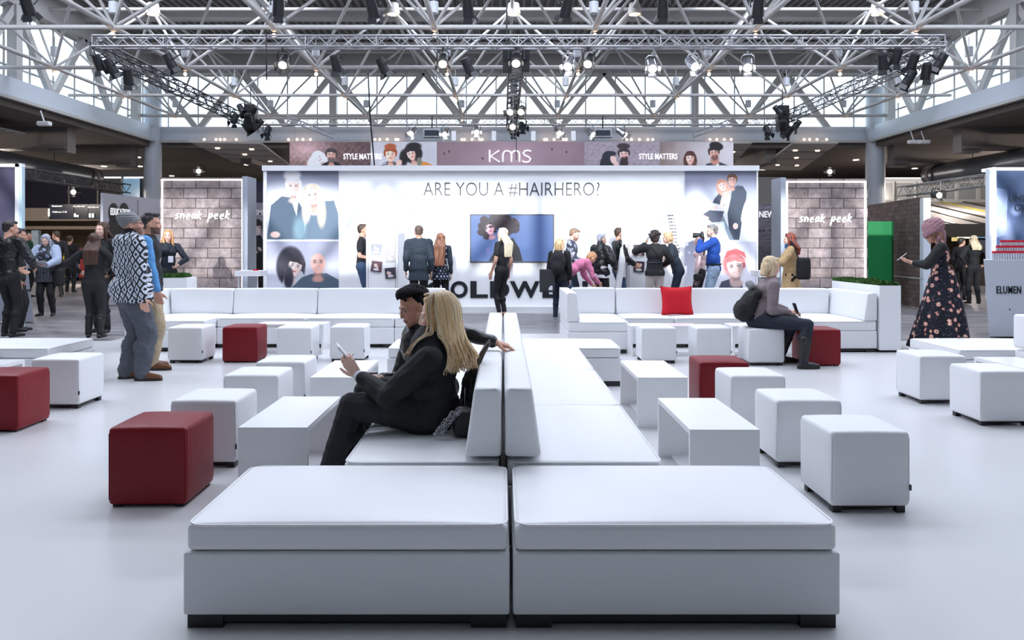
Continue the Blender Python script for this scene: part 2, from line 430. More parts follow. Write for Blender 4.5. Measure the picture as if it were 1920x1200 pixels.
def brick_mat(name, c1, c2, mortar, bw, bh, ms=.012):
    m = bpy.data.materials.new(name); m.use_nodes = True; nt = m.node_tree; b = nt.nodes['Principled BSDF']; b.inputs['Roughness'].default_value = .7
    tc = nt.nodes.new('ShaderNodeTexCoord'); sp = nt.nodes.new('ShaderNodeSeparateXYZ'); cb = nt.nodes.new('ShaderNodeCombineXYZ')
    nt.links.new(tc.outputs['Object'], sp.inputs[0]); nt.links.new(sp.outputs[0], cb.inputs[0]); nt.links.new(sp.outputs[2], cb.inputs[1])
    br = nt.nodes.new('ShaderNodeTexBrick'); br.offset = .5; br.inputs['Scale'].default_value = 1
    br.inputs['Brick Width'].default_value = bw; br.inputs['Row Height'].default_value = bh; br.inputs['Mortar Size'].default_value = ms; br.inputs['Mortar Smooth'].default_value = .3
    br.inputs['Color1'].default_value = (*c1,1); br.inputs['Color2'].default_value = (*c2,1); br.inputs['Mortar'].default_value = (*mortar,1)
    nt.links.new(cb.outputs[0], br.inputs['Vector'])
    nz = nt.nodes.new('ShaderNodeTexNoise'); nz.inputs['Scale'].default_value = 7; nz.inputs['Detail'].default_value = 8; nz.inputs['Roughness'].default_value = .7
    nt.links.new(tc.outputs['Object'], nz.inputs['Vector'])
    rp = nt.nodes.new('ShaderNodeMapRange'); rp.inputs[1].default_value = .3; rp.inputs[2].default_value = .7; rp.inputs[3].default_value = .55; rp.inputs[4].default_value = 1.5
    nt.links.new(nz.outputs['Fac'], rp.inputs[0])
    mx = nt.nodes.new('ShaderNodeVectorMath'); mx.operation = 'SCALE'; nt.links.new(br.outputs['Color'], mx.inputs[0]); nt.links.new(rp.outputs[0], mx.inputs['Scale'])
    nt.links.new(mx.outputs[0], b.inputs['Base Color'])
    return m
M['brick'] = brick_mat('printed_stone_brick', (.27,.21,.20), (.38,.31,.31), (.03,.025,.025), .53, .222, .009)
M['brick_dark'] = brick_mat('printed_dark_brick', (.10,.065,.06), (.16,.11,.10), (.05,.03,.03), .30, .10, .006)

def wood_floor():
    m = bpy.data.materials.new('grey_streaked_tile'); m.use_nodes = True; nt = m.node_tree; b = nt.nodes['Principled BSDF']; b.inputs['Roughness'].default_value = .32
    tc = nt.nodes.new('ShaderNodeTexCoord'); mp = nt.nodes.new('ShaderNodeMapping'); mp.inputs['Scale'].default_value = (.35, 2.2, 1); nt.links.new(tc.outputs['Object'], mp.inputs[0])
    nz = nt.nodes.new('ShaderNodeTexNoise'); nz.inputs['Scale'].default_value = 3; nz.inputs['Detail'].default_value = 5; nt.links.new(mp.outputs[0], nz.inputs['Vector'])
    br = nt.nodes.new('ShaderNodeTexBrick'); br.inputs['Brick Width'].default_value = 2.4; br.inputs['Row Height'].default_value = 1.2; br.inputs['Mortar Size'].default_value = .006
    br.inputs['Scale'].default_value = 1; br.inputs['Color1'].default_value = (.75,.75,.75,1); br.inputs['Color2'].default_value = (1.15,1.15,1.15,1); br.inputs['Mortar'].default_value = (.5,.5,.5,1)
    nt.links.new(tc.outputs['Object'], br.inputs['Vector'])
    cr = nt.nodes.new('ShaderNodeValToRGB'); cr.color_ramp.elements[0].position = .35; cr.color_ramp.elements[0].color = (.13,.13,.145,1)
    cr.color_ramp.elements[1].position = .65; cr.color_ramp.elements[1].color = (.36,.34,.35,1)
    nt.links.new(nz.outputs['Fac'], cr.inputs[0])
    mx = nt.nodes.new('ShaderNodeVectorMath'); mx.operation = 'MULTIPLY'; nt.links.new(cr.outputs[0], mx.inputs[0]); nt.links.new(br.outputs['Color'], mx.inputs[1])
    nt.links.new(mx.outputs[0], b.inputs['Base Color'])
    return m
M['wood'] = wood_floor()
M['vinyl'] = mat('white_vinyl_floor', (.60,.60,.61), .28, var=.03, scale=.6, bump=.02, bscale=2)
# ================================================================== HALL
XL, XR, YR, YB = -12.9, 13.6, 28.0, -7.0      # hall faces: left, right, far, behind the camera
ZB0, ZB1, ZT0, ZT1 = 5.12, 5.72, 7.68, 8.32   # lower ring beam, clerestory, upper ring beam
fl = MB().box(-30, 30, -12, 52, -.3, -.03).obj('floor', M['wood']); struct(fl)
vf = MB(); vf.box(-9, 9, -6, 11.08, -.03, 0); vf.box(-5.7, 5.7, 11.08, 12.0, -.03, 0)
struct(vf.obj('floor_vinyl', M['vinyl']))
# corrugated roof
cm = MB(); n = 118; wv = (XR-XL+1)/n; prof = []
for i in range(n):
    x = XL-.5+i*wv; prof += [(x, 8.50), (x+wv*.3, 8.50), (x+wv*.42, 8.61), (x+wv*.88, 8.61)]
prof.append((XR+.5, 8.50))
vs = [(x, YB-.3, z) for x, z in prof] + [(x, YR+.3, z) for x, z in prof]; k = len(prof)
cm.add(vs, [(i, i+1, k+i+1, k+i) for i in range(k-1)])
cm.box(XL-.5, XR+.5, YB-.3, YR+.3, 8.64, 8.75)
struct(cm.obj('ceiling', M['corr']))
for j, y in enumerate((19.4, 23.1, 26.9)):
    struct(MB().box(XL, XR, y-.12, y+.12, 8.2, 8.48).obj('trim_%d' % (j+1), M['steel_white']))

ZX = .35
def clerestory(nm, a, b, inward, first, glassn):
    """a, b: ends in plan; zigzag braces between two ring beams, mullions and glass behind them"""
    a = Vector((*a, 0)); b = Vector((*b, 0)); d = (b-a); L = d.length; d.normalize(); o = Vector((*inward, 0))
    base = MB().beam(a+Vector((0,0,(ZB0+ZB1)/2)), b+Vector((0,0,(ZB0+ZB1)/2)), .5, ZB1-ZB0).obj('wall_'+nm, M['steel_blue']); struct(base)
    MB().beam(a+Vector((0,0,(ZT0+8.5)/2)), b+Vector((0,0,(ZT0+8.5)/2)), .4, 8.5-ZT0).obj('upper_beam', M['steel_white'], base)
    MB().beam(a+Vector((0,0,ZB0+.04))+o*.3, b+Vector((0,0,ZB0+.04))+o*.3, .2, .08).obj('lower_flange', M['steel_white'], base)
    t = first; k = 0
    while t < L:
        if t > 0:
            top = a+d*t+o*.1
            if k % 2 == 0: MB().beam(top+Vector((0,0,ZB0)), top+Vector((0,0,ZT0)), .26, .26, d).obj('post', M['steel_white'], base)
            for s in (-1, 1):
                q = a+d*(t+s*1.6)+o*.1
                if 0 < t+s*1.6 < L: MB().beam(q+Vector((0,0,ZB1-.05)), top+Vector((0,0,ZT0+.05)), .20, .14, o).obj('brace', M['steel_white'], base)
        t += 3.3; k += 1
    fr = MB(); t = .55
    while t < L:
        p = a+d*t-o*.16; fr.beam(p+Vector((0,0,ZB1)), p+Vector((0,0,ZT0)), .035, .05, d); t += 1.1
    for z in (ZB1+.03, ZB1+.42, ZT0-.03): fr.beam(a-o*.16+Vector((0,0,z)), b-o*.16+Vector((0,0,z)), .06, .05)
    wf = fr.obj('window_%d' % glassn, M['steel_white']); struct(wf)
    MB().beam(a-o*.2+Vector((0,0,(ZB1+ZT0)/2)), b-o*.2+Vector((0,0,(ZB1+ZT0)/2)), .012, ZT0-ZB1).obj('glass', M['glass'], wf)
clerestory('far', (XL, YR), (XR, YR), (0, -1), ZX-XL-4*3.3+.05, 1)
clerestory('left', (XL, YB), (XL, YR), (1, 0), .6, 2)
clerestory('right', (XR, YB), (XR, YR), (-1, 0), .6, 3)
clerestory('behind', (XL, YB), (XR, YB), (0, 1), ZX-XL-4*3.3+.05, 4)
struct(MB().box(-26, 26, YB-.5, YB-.25, 0, ZB1).obj('wall_behind_lower', M['darkwall']))
for (x, y, r) in ((-12.72, 27.7, .31), (13.52, 27.7, .33)):
    c = MB().tube((x, y, 0), (x, y, ZB0+2.0), r, n=28).obj('wall_column', mat('brushed_steel_column', (.60,.66,.74), .35, var=.05), None); struct(c)

# --- space frame of the roof, bottom nodes on a 3.355 x 3.6 grid
ZC, ZTOP = 5.95, 8.0
gx = [-1.43+3.355*k for k in range(-3, 5)]; gy = [15.94+3.6*k for k in range(-4, 4)]
sf = thing('roof_space_frame', 'white tubular space frame filling the roof above the hall', 'roof frame', (0, 0, 0)); sf['kind'] = 'structure'
vis = [y for y in gy if y > 15]
for y in vis: MB().tube((gx[0]-1.68, y, ZC), (gx[-1]+1.6, y, ZC), .052).obj('cross_chord', M['steel_white'], sf)
for x in gx: MB().tube((x, gy[0], ZC), (x, gy[-1], ZC), .052).obj('long_chord', M['steel_white'], sf)
for y in vis: MB().tube((gx[0]-1.68, y-1.8, ZTOP), (gx[-1]+1.6, y-1.8, ZTOP), .05).obj('top_chord', M['steel_white'], sf)
for x in gx: MB().tube((x+1.68, gy[0]-1.8, ZTOP), (x+1.68, gy[-1]+1.8 if False else gy[-1]+1.0, ZTOP), .05).obj('top_long_chord', M['steel_white'], sf)
rest = MB(); cnt = 0
for y in gy:
    for x in gx:
        for sx in (-1, 1):
            for sy in (-1, 1):
                a = (x, y, ZC); b = (x+sx*1.677, min(y+sy*1.8, 27.6), ZTOP)
                if y > 15 and cnt < 100: MB().tube(a, b, .036, n=7, cap=False).obj('diagonal', M['steel_white'], sf); cnt += 1
                else: rest.tube(a, b, .036, n=6, cap=False)
for y in gy:
    if y < 15: rest.tube((gx[0]-1.6, y, ZC), (gx[-1]+1.6, y, ZC), .052)
tag(rest.obj('diagonals', M['steel_white'], sf), kind='stuff')
nm = MB()
nd0 = MB().ell((0,0,0), .10, nu=12, nv=8).mesh('node')
for y in vis:
    for x in gx: link('node', nd0 if nd0.materials else nd0, M['steel_white'], sf, (x, y, ZC))
# pendant lamps near the nodes and bulbs under them
pl = thing('ceiling_downlight', 'x', 'lamp', (0,0,-50))
MB().tube((0,0,0), (0,0,.24), .10, n=16).obj('lamp_shade', mat('pale_lamp_can', (.62,.64,.68), .5), pl)
MB().tube((0,0,.24), (0,0,.5), .012, n=6).obj('stem', M['steel_white'], pl)
ord_ = ['nearest', 'second nearest', 'third nearest', 'farthest']
def ordname(i, n, what):
    w_ = ['first','second','third','fourth','fifth','sixth','seventh','eighth','ninth','tenth','eleventh','twelfth','thirteenth','fourteenth','fifteenth','sixteenth','seventeenth','eighteenth','nineteenth','twentieth','twenty-first']
    return '%s %s from the left' % (w_[i], what)
firstpl = True
for r_, y in enumerate(vis):
    for i, x in enumerate(gx):
        lb = 'pale can lamp, %s roof row, %s' % (ord_[r_], ordname(i, 8, 'node'))
        if firstpl: pl.location = (x-.02, y+.05, ZC+.30); pl['label'] = lb; pl['group'] = 'pale can lamps in the roof frame'; firstpl = False
        else: copy_tree(pl, lb, (x-.02, y+.05, ZC+.30), group='pale can lamps in the roof frame')
bl = MB().ell((0,0,0), .045, nu=8, nv=6).mesh('node_bulb'); bl.materials.append(M['bulb'])
for r_, y in enumerate(vis):
    for i, x in enumerate(gx):
        o = link('node_bulb', bl, M['bulb'], None, (x, y, ZC-.17)); tag(o, 'warm bulb under the %s roof row, %s' % (ord_[r_], ordname(i, 8, 'node')), 'bulb', 'warm bulbs under the roof nodes')
# lit downlights high in the frame
dl = thing('lit_downlight', 'x', 'lamp', (0,0,-50))
MB().tube((0,0,0), (0,0,.30), .20, .15, n=18).obj('lamp_shade', mat('taupe_lamp_shade', (.36,.33,.31), .5), dl)
MB().tube((0,0,-.004), (0,0,.004), .16, n=18).obj('lit_disc', mat('warm_disc', (1,.85,.6), .5, emit=(1,.74,.42), estr=5), dl)
for i, px in enumerate((287, 737, 963, 1190, 1645)):
    p = P(px, 27, 21.2); lb = 'taupe downlight glowing warm under the roof, %s' % ordname(i, 5, 'lit one')
    if i == 0: dl.location = p; dl['label'] = lb; dl['group'] = 'lit downlights under the roof'
    else: copy_tree(dl, lb, p, group='lit downlights under the roof')

# --- box trusses of the lighting rig
def box_truss(nm, a, b, s, label, m, r=.022, tri=False, group='lighting rig trusses'):
    a = Vector(a); b = Vector(b); d = (b-a); L = d.length; d.normalize()
    u = Vector((0,0,1)); r_ = d.cross(u).normalized()
    t = thing(nm, label, 'truss', a, 0, group); h = s/2
    cs = [r_*h+u*h, -r_*h+u*h, -r_*h-u*h, r_*h-u*h]
    for c in cs: MB().tube(c, d*L+c, r, n=8).obj('chord', m, t)
    n = max(2, int(L/(s*1.1))); w_ = MB()
    for k in range(4):
        c0, c1 = cs[k], cs[(k+1) % 4]
        for i in range(n):
            p = d*(L*i/n); q = d*(L*(i+1)/n); e, f = (c0, c1) if i % 2 == 0 else (c1, c0)
            w_.tube(p+e, q+f, r*.55, n=5, cap=False)
        for i in range(0, n+1, 6): w_.tube(d*(L*i/n)+c0, d*(L*i/n)+c1, r*.6, n=5, cap=False)
    w_.obj('lattice', m, t)
    return t
YF, YRR = 15.0, 23.9
zf = ZP(80, YF); zr = ZP(222, YRR)
zf = zr = (zf+zr)/2
box_truss('lighting_truss', (XP(178,YF), YF, ZP(79,YF)), (XP(1766,YF), YF, ZP(79,YF)), .21, 'long aluminium box truss crossing the hall in front, carrying the lamp row', M['alu'])
box_truss('lighting_truss', (-8.05, YF+.1, ZP(88,YF)), (-8.05, YRR, ZP(88,YF)), .26, 'box truss running to the back on the left, lamp cluster at its end', M['alu_dark'])
box_truss('lighting_truss', (8.65, YF+.1, ZP(88,YF)), (8.65, YRR, ZP(88,YF)), .26, 'box truss running to the back on the right, dark lamps at both ends', M['alu'])
box_truss('lighting_truss', (.27, YF+.1, ZP(92,YF)), (.27, YRR, ZP(92,YF)), .30, 'box truss running to the back down the middle of the hall', M['alu_dark'])
box_truss('lighting_truss', (-8.0, YRR, ZP(88,YF)-.02), (8.6, YRR, ZP(88,YF)-.02), .20, 'farthest crosswise box truss, in front of the far window band', M['steel_white'])
box_truss('lighting_truss', (XP(540,17), 17, ZP(222,17)), (XP(625,17), 17, ZP(255,17)), .10, 'short sloping ladder truss hanging left above the portrait banner', M['alu'], .012)
box_truss('lighting_truss', (XP(1300,17), 17, ZP(253,17)), (XP(1370,17), 17, ZP(228,17)), .10, 'short sloping ladder truss hanging right above the portrait banner', M['alu'], .012)
for (pa, pb, Y0, Y1, lb) in (((57, 327), (230, 343), 21.5, 27.0, 'dark box truss above the info signs at left'), ((1856, 337), (1690, 351), 20.0, 24.4, 'dark lattice truss with a spotlight near the striped awning')):
    a = P(*pa, Y0); b = P(*pb, Y1); b.z = a.z; b.x = a.x
    box_truss('aisle_truss', a, b, .29, lb, M['alu_dark'] if pa[0] < 900 else M['alu'], .02, group='trusses in the side aisles')

# --- stage lamps
def make_lamp(nm, hm, lm, s=1.0):
    t = thing(nm, 'x', 'stage lamp', (0,0,-50))
    hs_ = MB().tube((0,-.16*s,0), (0,.14*s,0), .10*s, .085*s, n=16).obj('housing', hm, t)
    MB().tube((0,-.165*s,0), (0,-.17*s,0), .082*s, n=16).obj('lens', lm, hs_)
    y = MB(); y.path([(.12*s,0,0), (.12*s,.02*s,.14*s), (.07*s,.03*s,.19*s), (-.07*s,.03*s,.19*s), (-.12*s,.02*s,.14*s), (-.12*s,0,0)], .012*s); y.tube((0,.03*s,.19*s), (0,.03*s,.26*s), .015*s)
    y.obj('yoke', hm, t)
    b = MB()
    for sx, sz in ((1,0),(-1,0),(0,1),(0,-1)):
        c = Vector((sx*.10*s, -.16*s, sz*.10*s)); o = Vector((sx*.05*s, -.09*s, sz*.05*s)); wv_ = Vector((sz*.07*s, 0, sx*.07*s))
        b.add([c-wv_, c+wv_, c+o+wv_*1.2, c+o-wv_*1.2, c-wv_+Vector((0,.004,0)), c+wv_+Vector((0,.004,0)), c+o+wv_*1.2+Vector((0,.004,0)), c+o-wv_*1.2+Vector((0,.004,0))], [(0,1,2,3),(7,6,5,4),(0,4,5,1),(1,5,6,2),(2,6,7,3),(3,7,4,0)])
    b.obj('barn_doors', hm, hs_)
    return t
L1 = make_lamp('stage_spotlight', M['black'], M['lens_dark']); L2 = make_lamp('stage_spotlight', M['black'], M['lens']); L3 = make_lamp('stage_spotlight', M['chrome'], M['lens'])
used = {}
def lamp(proto, px, py, Y, tx, tz, label, group):
    rot = (tx, 0, tz); p = P(px, py, Y)
    if proto.name not in used:
        used[proto.name] = 1; proto.location = p; proto.rotation_euler = rot; proto['label'] = label; proto['group'] = group; return proto
    return copy_tree(proto, label, p, group=group, rot=rot)
d2 = math.radians
row = [(L1,50,8),(L1,522,10),(L1,697,12),(L1,877,12),(L1,1063,12),(L1,1243,12),(L1,1422,12)]
for i, (pr, x, y) in enumerate(row):
    lamp(pr, x, y, 12.6, d2(55), d2(180+20*math.sin(i*2)), 'black stage lamp at the top edge of the photo, %s' % ordname(i, 7, 'lamp'), 'black stage lamps along the top edge')
box_truss('lighting_truss', (XP(-60,12.6), 12.6, ZP(-25,12.6)), (XP(1500,12.6), 12.6, ZP(-25,12.6)), .22, 'truss just above the top edge that the nearest lamp row hangs from', M['alu'])
front = [(L1,184,116,'black'),(L1,208,124,'black'),(L1,240,142,'black'),(L1,318,114,'black'),(L2,533,115,'lit black'),(L1,629,117,'black'),(L1,717,122,'black'),(L2,831,113,'lit black'),(L1,876,122,'black'),(L2,968,112,'lit black'),
         (L3,1068,118,'chrome'),(L2,1105,113,'lit black'),(L3,1222,122,'chrome'),(L3,1297,118,'chrome'),(L3,1402,120,'chrome'),(L1,1655,114,'black'),(L1,1681,104,'black'),(L1,1705,146,'black'),(L1,1712,114,'black'),(L1,1737,132,'black'),(L1,1764,114,'black')]
for i, (pr, x, y, c) in enumerate(front):
    lamp(pr, x, y, YF, d2(40 if pr is not L1 else 60), d2(random.uniform(-25, 25)) if pr is not L1 else d2(random.uniform(120, 240)), '%s stage lamp on the front truss, %s' % (c, ordname(i, 21, 'lamp')), 'stage lamps on the front truss')
cl = sorted([(440,222),(452,204),(462,238),(474,209),(486,232),(502,246),(466,221)])
for i, (x, y) in enumerate(cl): lamp(L1, x, y, 22.3+.33*(i % 3), d2(50), d2(60*i), 'black lamp in the cluster ending the left truss, %s' % ordname(i, 7, 'lamp'), 'lamp cluster on the left truss')
cl = sorted([(1438,245),(1458,206),(1468,234),(1480,246),(1494,234),(1464,221)])
for i, (x, y) in enumerate(cl): lamp(L1, x, y, 22.3+.33*(i % 3), d2(50), d2(55*i), 'black lamp in the cluster ending the right truss, %s' % ordname(i, 6, 'lamp'), 'lamp cluster on the right truss')
for i, (x, y) in enumerate(((960,206),(978,206),(961,234),(979,236),(960,246))): lamp(L2 if i < 3 else L1, x, y, 19+i*.8, d2(30), d2(10*i-20), ('upper left','upper right','middle left','middle right','lowest')[i]+' lamp of the column hanging from the middle truss', 'lamps on the middle truss')
for i, (x, y) in enumerate(((775,246),(836,248),(893,244),(1045,246),(1106,248),(1165,248))):
    lamp(L3, x, y, 22.5, d2(35), d2(-25+15*i), 'small chrome lamp over the portrait banner, %s' % ordname(i, 6, 'chrome lamp'), 'chrome lamps over the banner')
for i, (x, y) in enumerate(((810,249),(1130,249))):
    t = thing('flood_light', 'square dark flood lamp hanging over the banner, %s of the middle truss' % ('left', 'right')[i], 'stage lamp', P(x, y, 22.5), 0, 'square flood lamps')
    MB().box(-.26, .26, -.1, .12, -.14, .12).obj('housing', M['chrome'], t); MB().box(-.21, .21, -.115, -.1, -.1, .06).obj('lens', M['lens_dark'], t); MB().tube((0,0,.12), (0,0,.5), .02).obj('yoke', M['black'], t)
for i, (x, y, Y) in enumerate(((143, 360, 24.5), (1755, 366, 22.0), (1552, 322, 26.0), (376, 321, 26))):
    lamp(L2, x, y, Y, d2(5), d2(0), ('lit spotlight above the info signs at left', 'lit spotlight hanging under the lattice truss by the awning', 'lit spotlight above the right brick panel', 'lit spotlight above the left brick panel')[i], 'lit spotlights in the aisles')
# speaker and moving-light stack on the middle truss, plus cables
t = thing('hanging_motor_stack', 'tall dark gear cases hanging over the middle truss', 'rigging', P(950, 105, 15.4)); MB().box(-.08, .10, -.1, .1, -.32, .18).obj('case', M['black'], t); MB().tube((0,0,.18), (0,0,1.2), .015).obj('chain', M['black'], t)
MB().box(.30, .46, -.1, .1, -.3, .15).obj('case', M['black'], t)
for i, (x, y) in enumerate(((452, 220), (1459, 222))):
    t = thing('hanging_speaker', 'narrow black speaker column in the %s lamp cluster' % ('left', 'right')[i], 'speaker', P(x+18-10*i, y, 22.8)); MB().sbox((0,0,0), (.32,.3,.75), .02).obj('cabinet', M['black'], t); MB().tube((0,0,.37), (0,0,.9), .015).obj('hook', M['black'], t)
for i, (pts, r) in enumerate((([(499,55,14.6),(500,150,14.6)], .012), ([(690,133,15),(694,220,15.4),(702,310,16.0)], .016), ([(968,235,15.6),(968,300,15.6)], .008))):
    tag(MB().path([P(*q) for q in pts], r).obj('hanging_cable', M['rubber']), ('thin black cable with a plug hanging at upper left', 'black cable hanging down past the left STYLE MATTERS print', 'thin cable hanging before the middle of the banner')[i], 'cable', 'cables hanging from the rig')

# ================================================================== AISLES
# ceilings beyond the ring beams
ac = MB(); ac.box(-27, XL+.2, YB, 46, 4.95, 5.15); ac.box(XR-.2, 28, YB, 46, 4.95, 5.15); ac.box(XL+.2, XR-.2, YR-.2, 46, 4.95, 5.15)
struct(ac.obj('ceiling_aisle', M['aisle_ceiling']))
ow = MB(); ow.box(-27.2, -27, YB, 46, 0, 5.2); ow.box(28, 28.2, YB, 46, 0, 5.2)
struct(ow.obj('wall_outer', M['darkwall']))
struct(MB().box(-27, 28, 46, 46.2, 0, 5.2).obj('wall_rear', M['darkwall']))
# girders standing out from the hall beams into the aisles
for x0, x1 in ((-26, XL-.25), (XR+.25, 27)):
    for y in (15.6, 19.4, 23.2, 27.2):
        g = MB().box(x0, x1, y-.17, y+.17, 4.38, 4.98); g.box(x0, x1, y-.3, y+.3, 4.30, 4.38)
        g.box((x1-.55 if x0 < 0 else x0-.03), (x1+.03 if x0 < 0 else x0+.55), y-.22, y+.22, 4.2, 5.1)
        struct(g.obj('trim_girder', M['girder']))
for x in (-9.5, -4.2, 3.0, 9.9):
    struct(MB().box(x-.2, x+.2, YR+.2, 45, 4.45, 4.98).obj('trim_girder', M['girder']))
# skewed light panels with star lamps
def ceiling_panel(pts, label, lamps, i):
    t = MB(); z0 = 4.62
    top = [(x, y, z0+.06) for x, y in pts]; bot = [(x, y, z0) for x, y in pts]; n = len(pts)
    t.add(bot+top, [tuple(range(n))[::-1], tuple(range(n, 2*n))] + [(k, (k+1) % n, n+(k+1) % n, n+k) for k in range(n)])
    o = t.obj('ceiling_panel', M['aisle_panel']); tag(o, label, 'ceiling panel', 'grey skewed ceiling panels')
    g = MB()
    (ax, ay), (bx, by), (cx_, cy_), (dx, dy) = pts
    for f in (.25, .5, .75): g.beam((ax+(dx-ax)*f, ay+(dy-ay)*f, z0-.002), (bx+(cx_-bx)*f, by+(cy_-by)*f, z0-.002), .05, .01)
    g.obj('joint_lines', M['darkwall'], o)
    for (u, v) in lamps:
        x = (ax*(1-u)+bx*u)*(1-v)+(dx*(1-u)+cx_*u)*v; y = (ay*(1-u)+by*u)*(1-v)+(dy*(1-u)+cy_*u)*v
        l = MB().tube((x, y, z0-.03), (x, y, z0-.001), .07, n=10)
        l.obj('star_lamp', M['bulb'], o)
Zp = 4.62
def gp(px, py, z=Zp): Y = (z-H)*F/(CY-py); return (XP(px, Y), Y)
LP = [(.25,.2),(.75,.2),(.5,.45),(.3,.75),(.75,.75)]
ceiling_panel([gp(355,267), gp(490,270), gp(545,312), gp(440,305)], 'grey ceiling panel with five glowing lamps behind the left column', LP, 0)
ceiling_panel([gp(1487,269), gp(1572,269), gp(1500,320), gp(1420,318)], 'grey ceiling panel with five glowing lamps right of the banner', LP, 1)
ceiling_panel([gp(1375,269), gp(1410,269), gp(1372,312), gp(1345,312)], 'narrow grey ceiling panel beside the banner end', [(.3,.3)], 2)
ceiling_panel([(-22,14.6), (-14,14.6), (-14,17.6), (-22,18.6)], 'grey ceiling panel at the upper left corner under the window band', [], 3)
ceiling_panel([(-21,19.8), (-14,20.6), (-13.9,22.2), (-21,22.4)], 'grey skewed ceiling panel at left above the round duct', [], 4)
ceiling_panel([(14.2,20.2), (21,19.6), (22,22.2), (15.5,22.4)], 'grey ceiling panel with lamps at right above the round duct', [(.1,.3),(.3,.3),(.2,.7)], 5)
ceiling_panel([(14.4,16.0), (22,15), (22,18.6), (15.4,18.6)], 'grey ceiling panel with lamps at the right photo edge', [(.1,.3),(.4,.3),(.25,.6)], 6)
for i, (px, py) in enumerate(((180,295),(258,295),(195,312),(262,312),(262+60,330),(463,309),(1465,311),(1430,318),(1500,300),(1715,316),(1605,300))):
    Y = (4.93-H)*F/(CY-py); o = MB().tube((0,0,0), (0,0,.03), .12, n=12).obj('recessed_light', mat('soft_white_lamp', (1,1,1), .4, emit=(1,.93,.86), estr=2.5), None, (XP(px,Y), min(Y, 45), 4.915))
    tag(o, 'small round recessed light in the dark %s aisle ceiling, %s' % (('left', ordname(i, 6, 'spot there')) if i < 6 else ('right', ordname(i-6, 5, 'spot there'))), 'ceiling light', 'recessed lights in the aisle ceiling')
# round spiral ducts
def duct(x, z, y0, y1, label):
    t = thing('ventilation_duct', label, 'duct', (x, y0, z)); n = int((y1-y0)/.14)
    rs = [.37 + (.012 if k % 2 else 0) for k in range(2*n+1)]
    MB().path([(0, (y1-y0)*k/(2*n), 0) for k in range(2*n+1)], rs, n=24).obj('pipe', M['duct'], t)
    r = MB().path([(.30*math.cos(a)+ (.2 if x < 0 else -.2), y1-y0-.6, .30*math.sin(a)-.02) for a in [2*PI*k/16 for k in range(16)]], .05, closed=True)
    r.obj('end_collar', M['beige'], t)
    for k in range(3): MB().tube((0, 1+k*(y1-y0)/3, .35), (0, 1+k*(y1-y0)/3, 1.1), .015).obj('hanger', M['black'], t)
duct(-15.0, 3.85, 17.5, 28.0, 'dark ribbed round air duct hanging in the left aisle')
duct(15.7, 3.95, 17.5, 28.0, 'dark ribbed round air duct hanging in the right aisle')
for s, x0, lb in ((1, XL-.45, 'left'), (-1, XR+.45, 'right')):
    tag(MB().tube((x0, 15, ZB0-.1), (x0, 27.5, ZB0-.1), .07, n=10).obj('service_pipe', M['steel_blue']), 'long pale pipe under the %s window beam' % lb, 'pipe', 'pipes under the window beams')
for i, (px, py, Y) in enumerate(((83, 232, 20.5), (1713, 266, 24.5), (1733, 266, 24.3))):
    t = thing('security_camera', ('white camera under the left window beam', 'white camera under the right beam, nearer the column', 'white camera under the right beam, farther from the column')[i], 'camera', P(px, py, Y), 0, 'white security cameras')
    MB().sbox((0,0,0), (.34,.18,.12), .03).obj('housing', M['gloss_white'], t); MB().tube((0,0,.05), (-.1,0,.35), .02).obj('bracket', M['gloss_white'], t)

# --- left background: glazed gallery, sign boards, beige band, lit foyer
YL = 33.0
def slab(nm, px0, px1, py0, py1, Y, m, th=.15, parent=None): 
    return MB().box(XP(px0,Y), XP(px1,Y), Y, Y+th, ZP(py1,Y), ZP(py0,Y)).obj(nm, m, parent)
struct(slab('wall_gallery', -200, 300, 318, 395, YL, M['darkwall']))
gl = mat('dark_gallery_glass', (.03,.03,.05), .15, var=.2)
t = thing('gallery_glazing', 'dark glazed gallery front with posts behind the info signs', 'glazing', (0,0,0))
slab('pane', 40, 128, 335, 389, YL-.1, gl, .03, t); slab('pane', 131, 182, 335, 389, YL-.1, gl, .03, t); slab('pane', 230, 262, 332, 389, YL-.1, mat('blue_lit_pane', (.1,.2,.3), .2, emit=(.25,.5,.75), estr=.3), .03, t)
for px in (38, 129, 183, 228): slab('post', px-1.5, px+1.5, 330, 389, YL-.14, M['girder'], .1, t)
for (a, b) in ((184, 226), (232, 278)): slab('light_strip', a, b, 331.5, 334, YL-.5, M['led'], .05, t)
struct(slab('wall_beige_band', -200, 300, 390, 414, YL-.3, M['beige'], .3))
struct(slab('wall_foyer', -200, 320, 414, 520, YL+3, mat('foyer_wall', (.12,.09,.05), .7, var=.4, scale=.7), .1))
struct(slab('trim_foyer_rail', 40, 300, 424, 430, YL+.5, M['beige'], .1))
t = thing('info_sign', 'row of black hanging info signs with white lettering at left', 'sign', (0,0,0))
for (a, b) in ((92, 138), (139, 165), (166, 193)): slab('board', a, b, 383, 411, 30.0, mat('sign_black', (.01,.015,.03), .3), .1, t)
YS = 29.97
for (s, a, b, y0, y1) in (('Restaurant', 98, 117, 384.5, 388), ('Hallerna C-D', 99, 126, 395.5, 399), ('Konferens', 138, 160, 385, 388.5), ('Garderob', 165, 186, 386.5, 390)):
    text_mesh('lettering', s, (b-a)/F*YS, (y1-y0)/F*YS, .01, .01, 0, M['white_letter'], t, XP(a,YS), YS-.02, ZP(y1,YS))
for (a, b, y0, y1) in ((90, 93, 391, 406), (138.5, 142, 400, 407), (143, 147, 403, 407), (166.5, 170, 400, 408), (172, 176, 400, 408)): slab('pictogram', a, b, y0, y1, YS-.03, M['white_letter'], .02, t)
slab('arrow', 189, 193, 393, 398, YS-.03, M['white_letter'], .02, t)
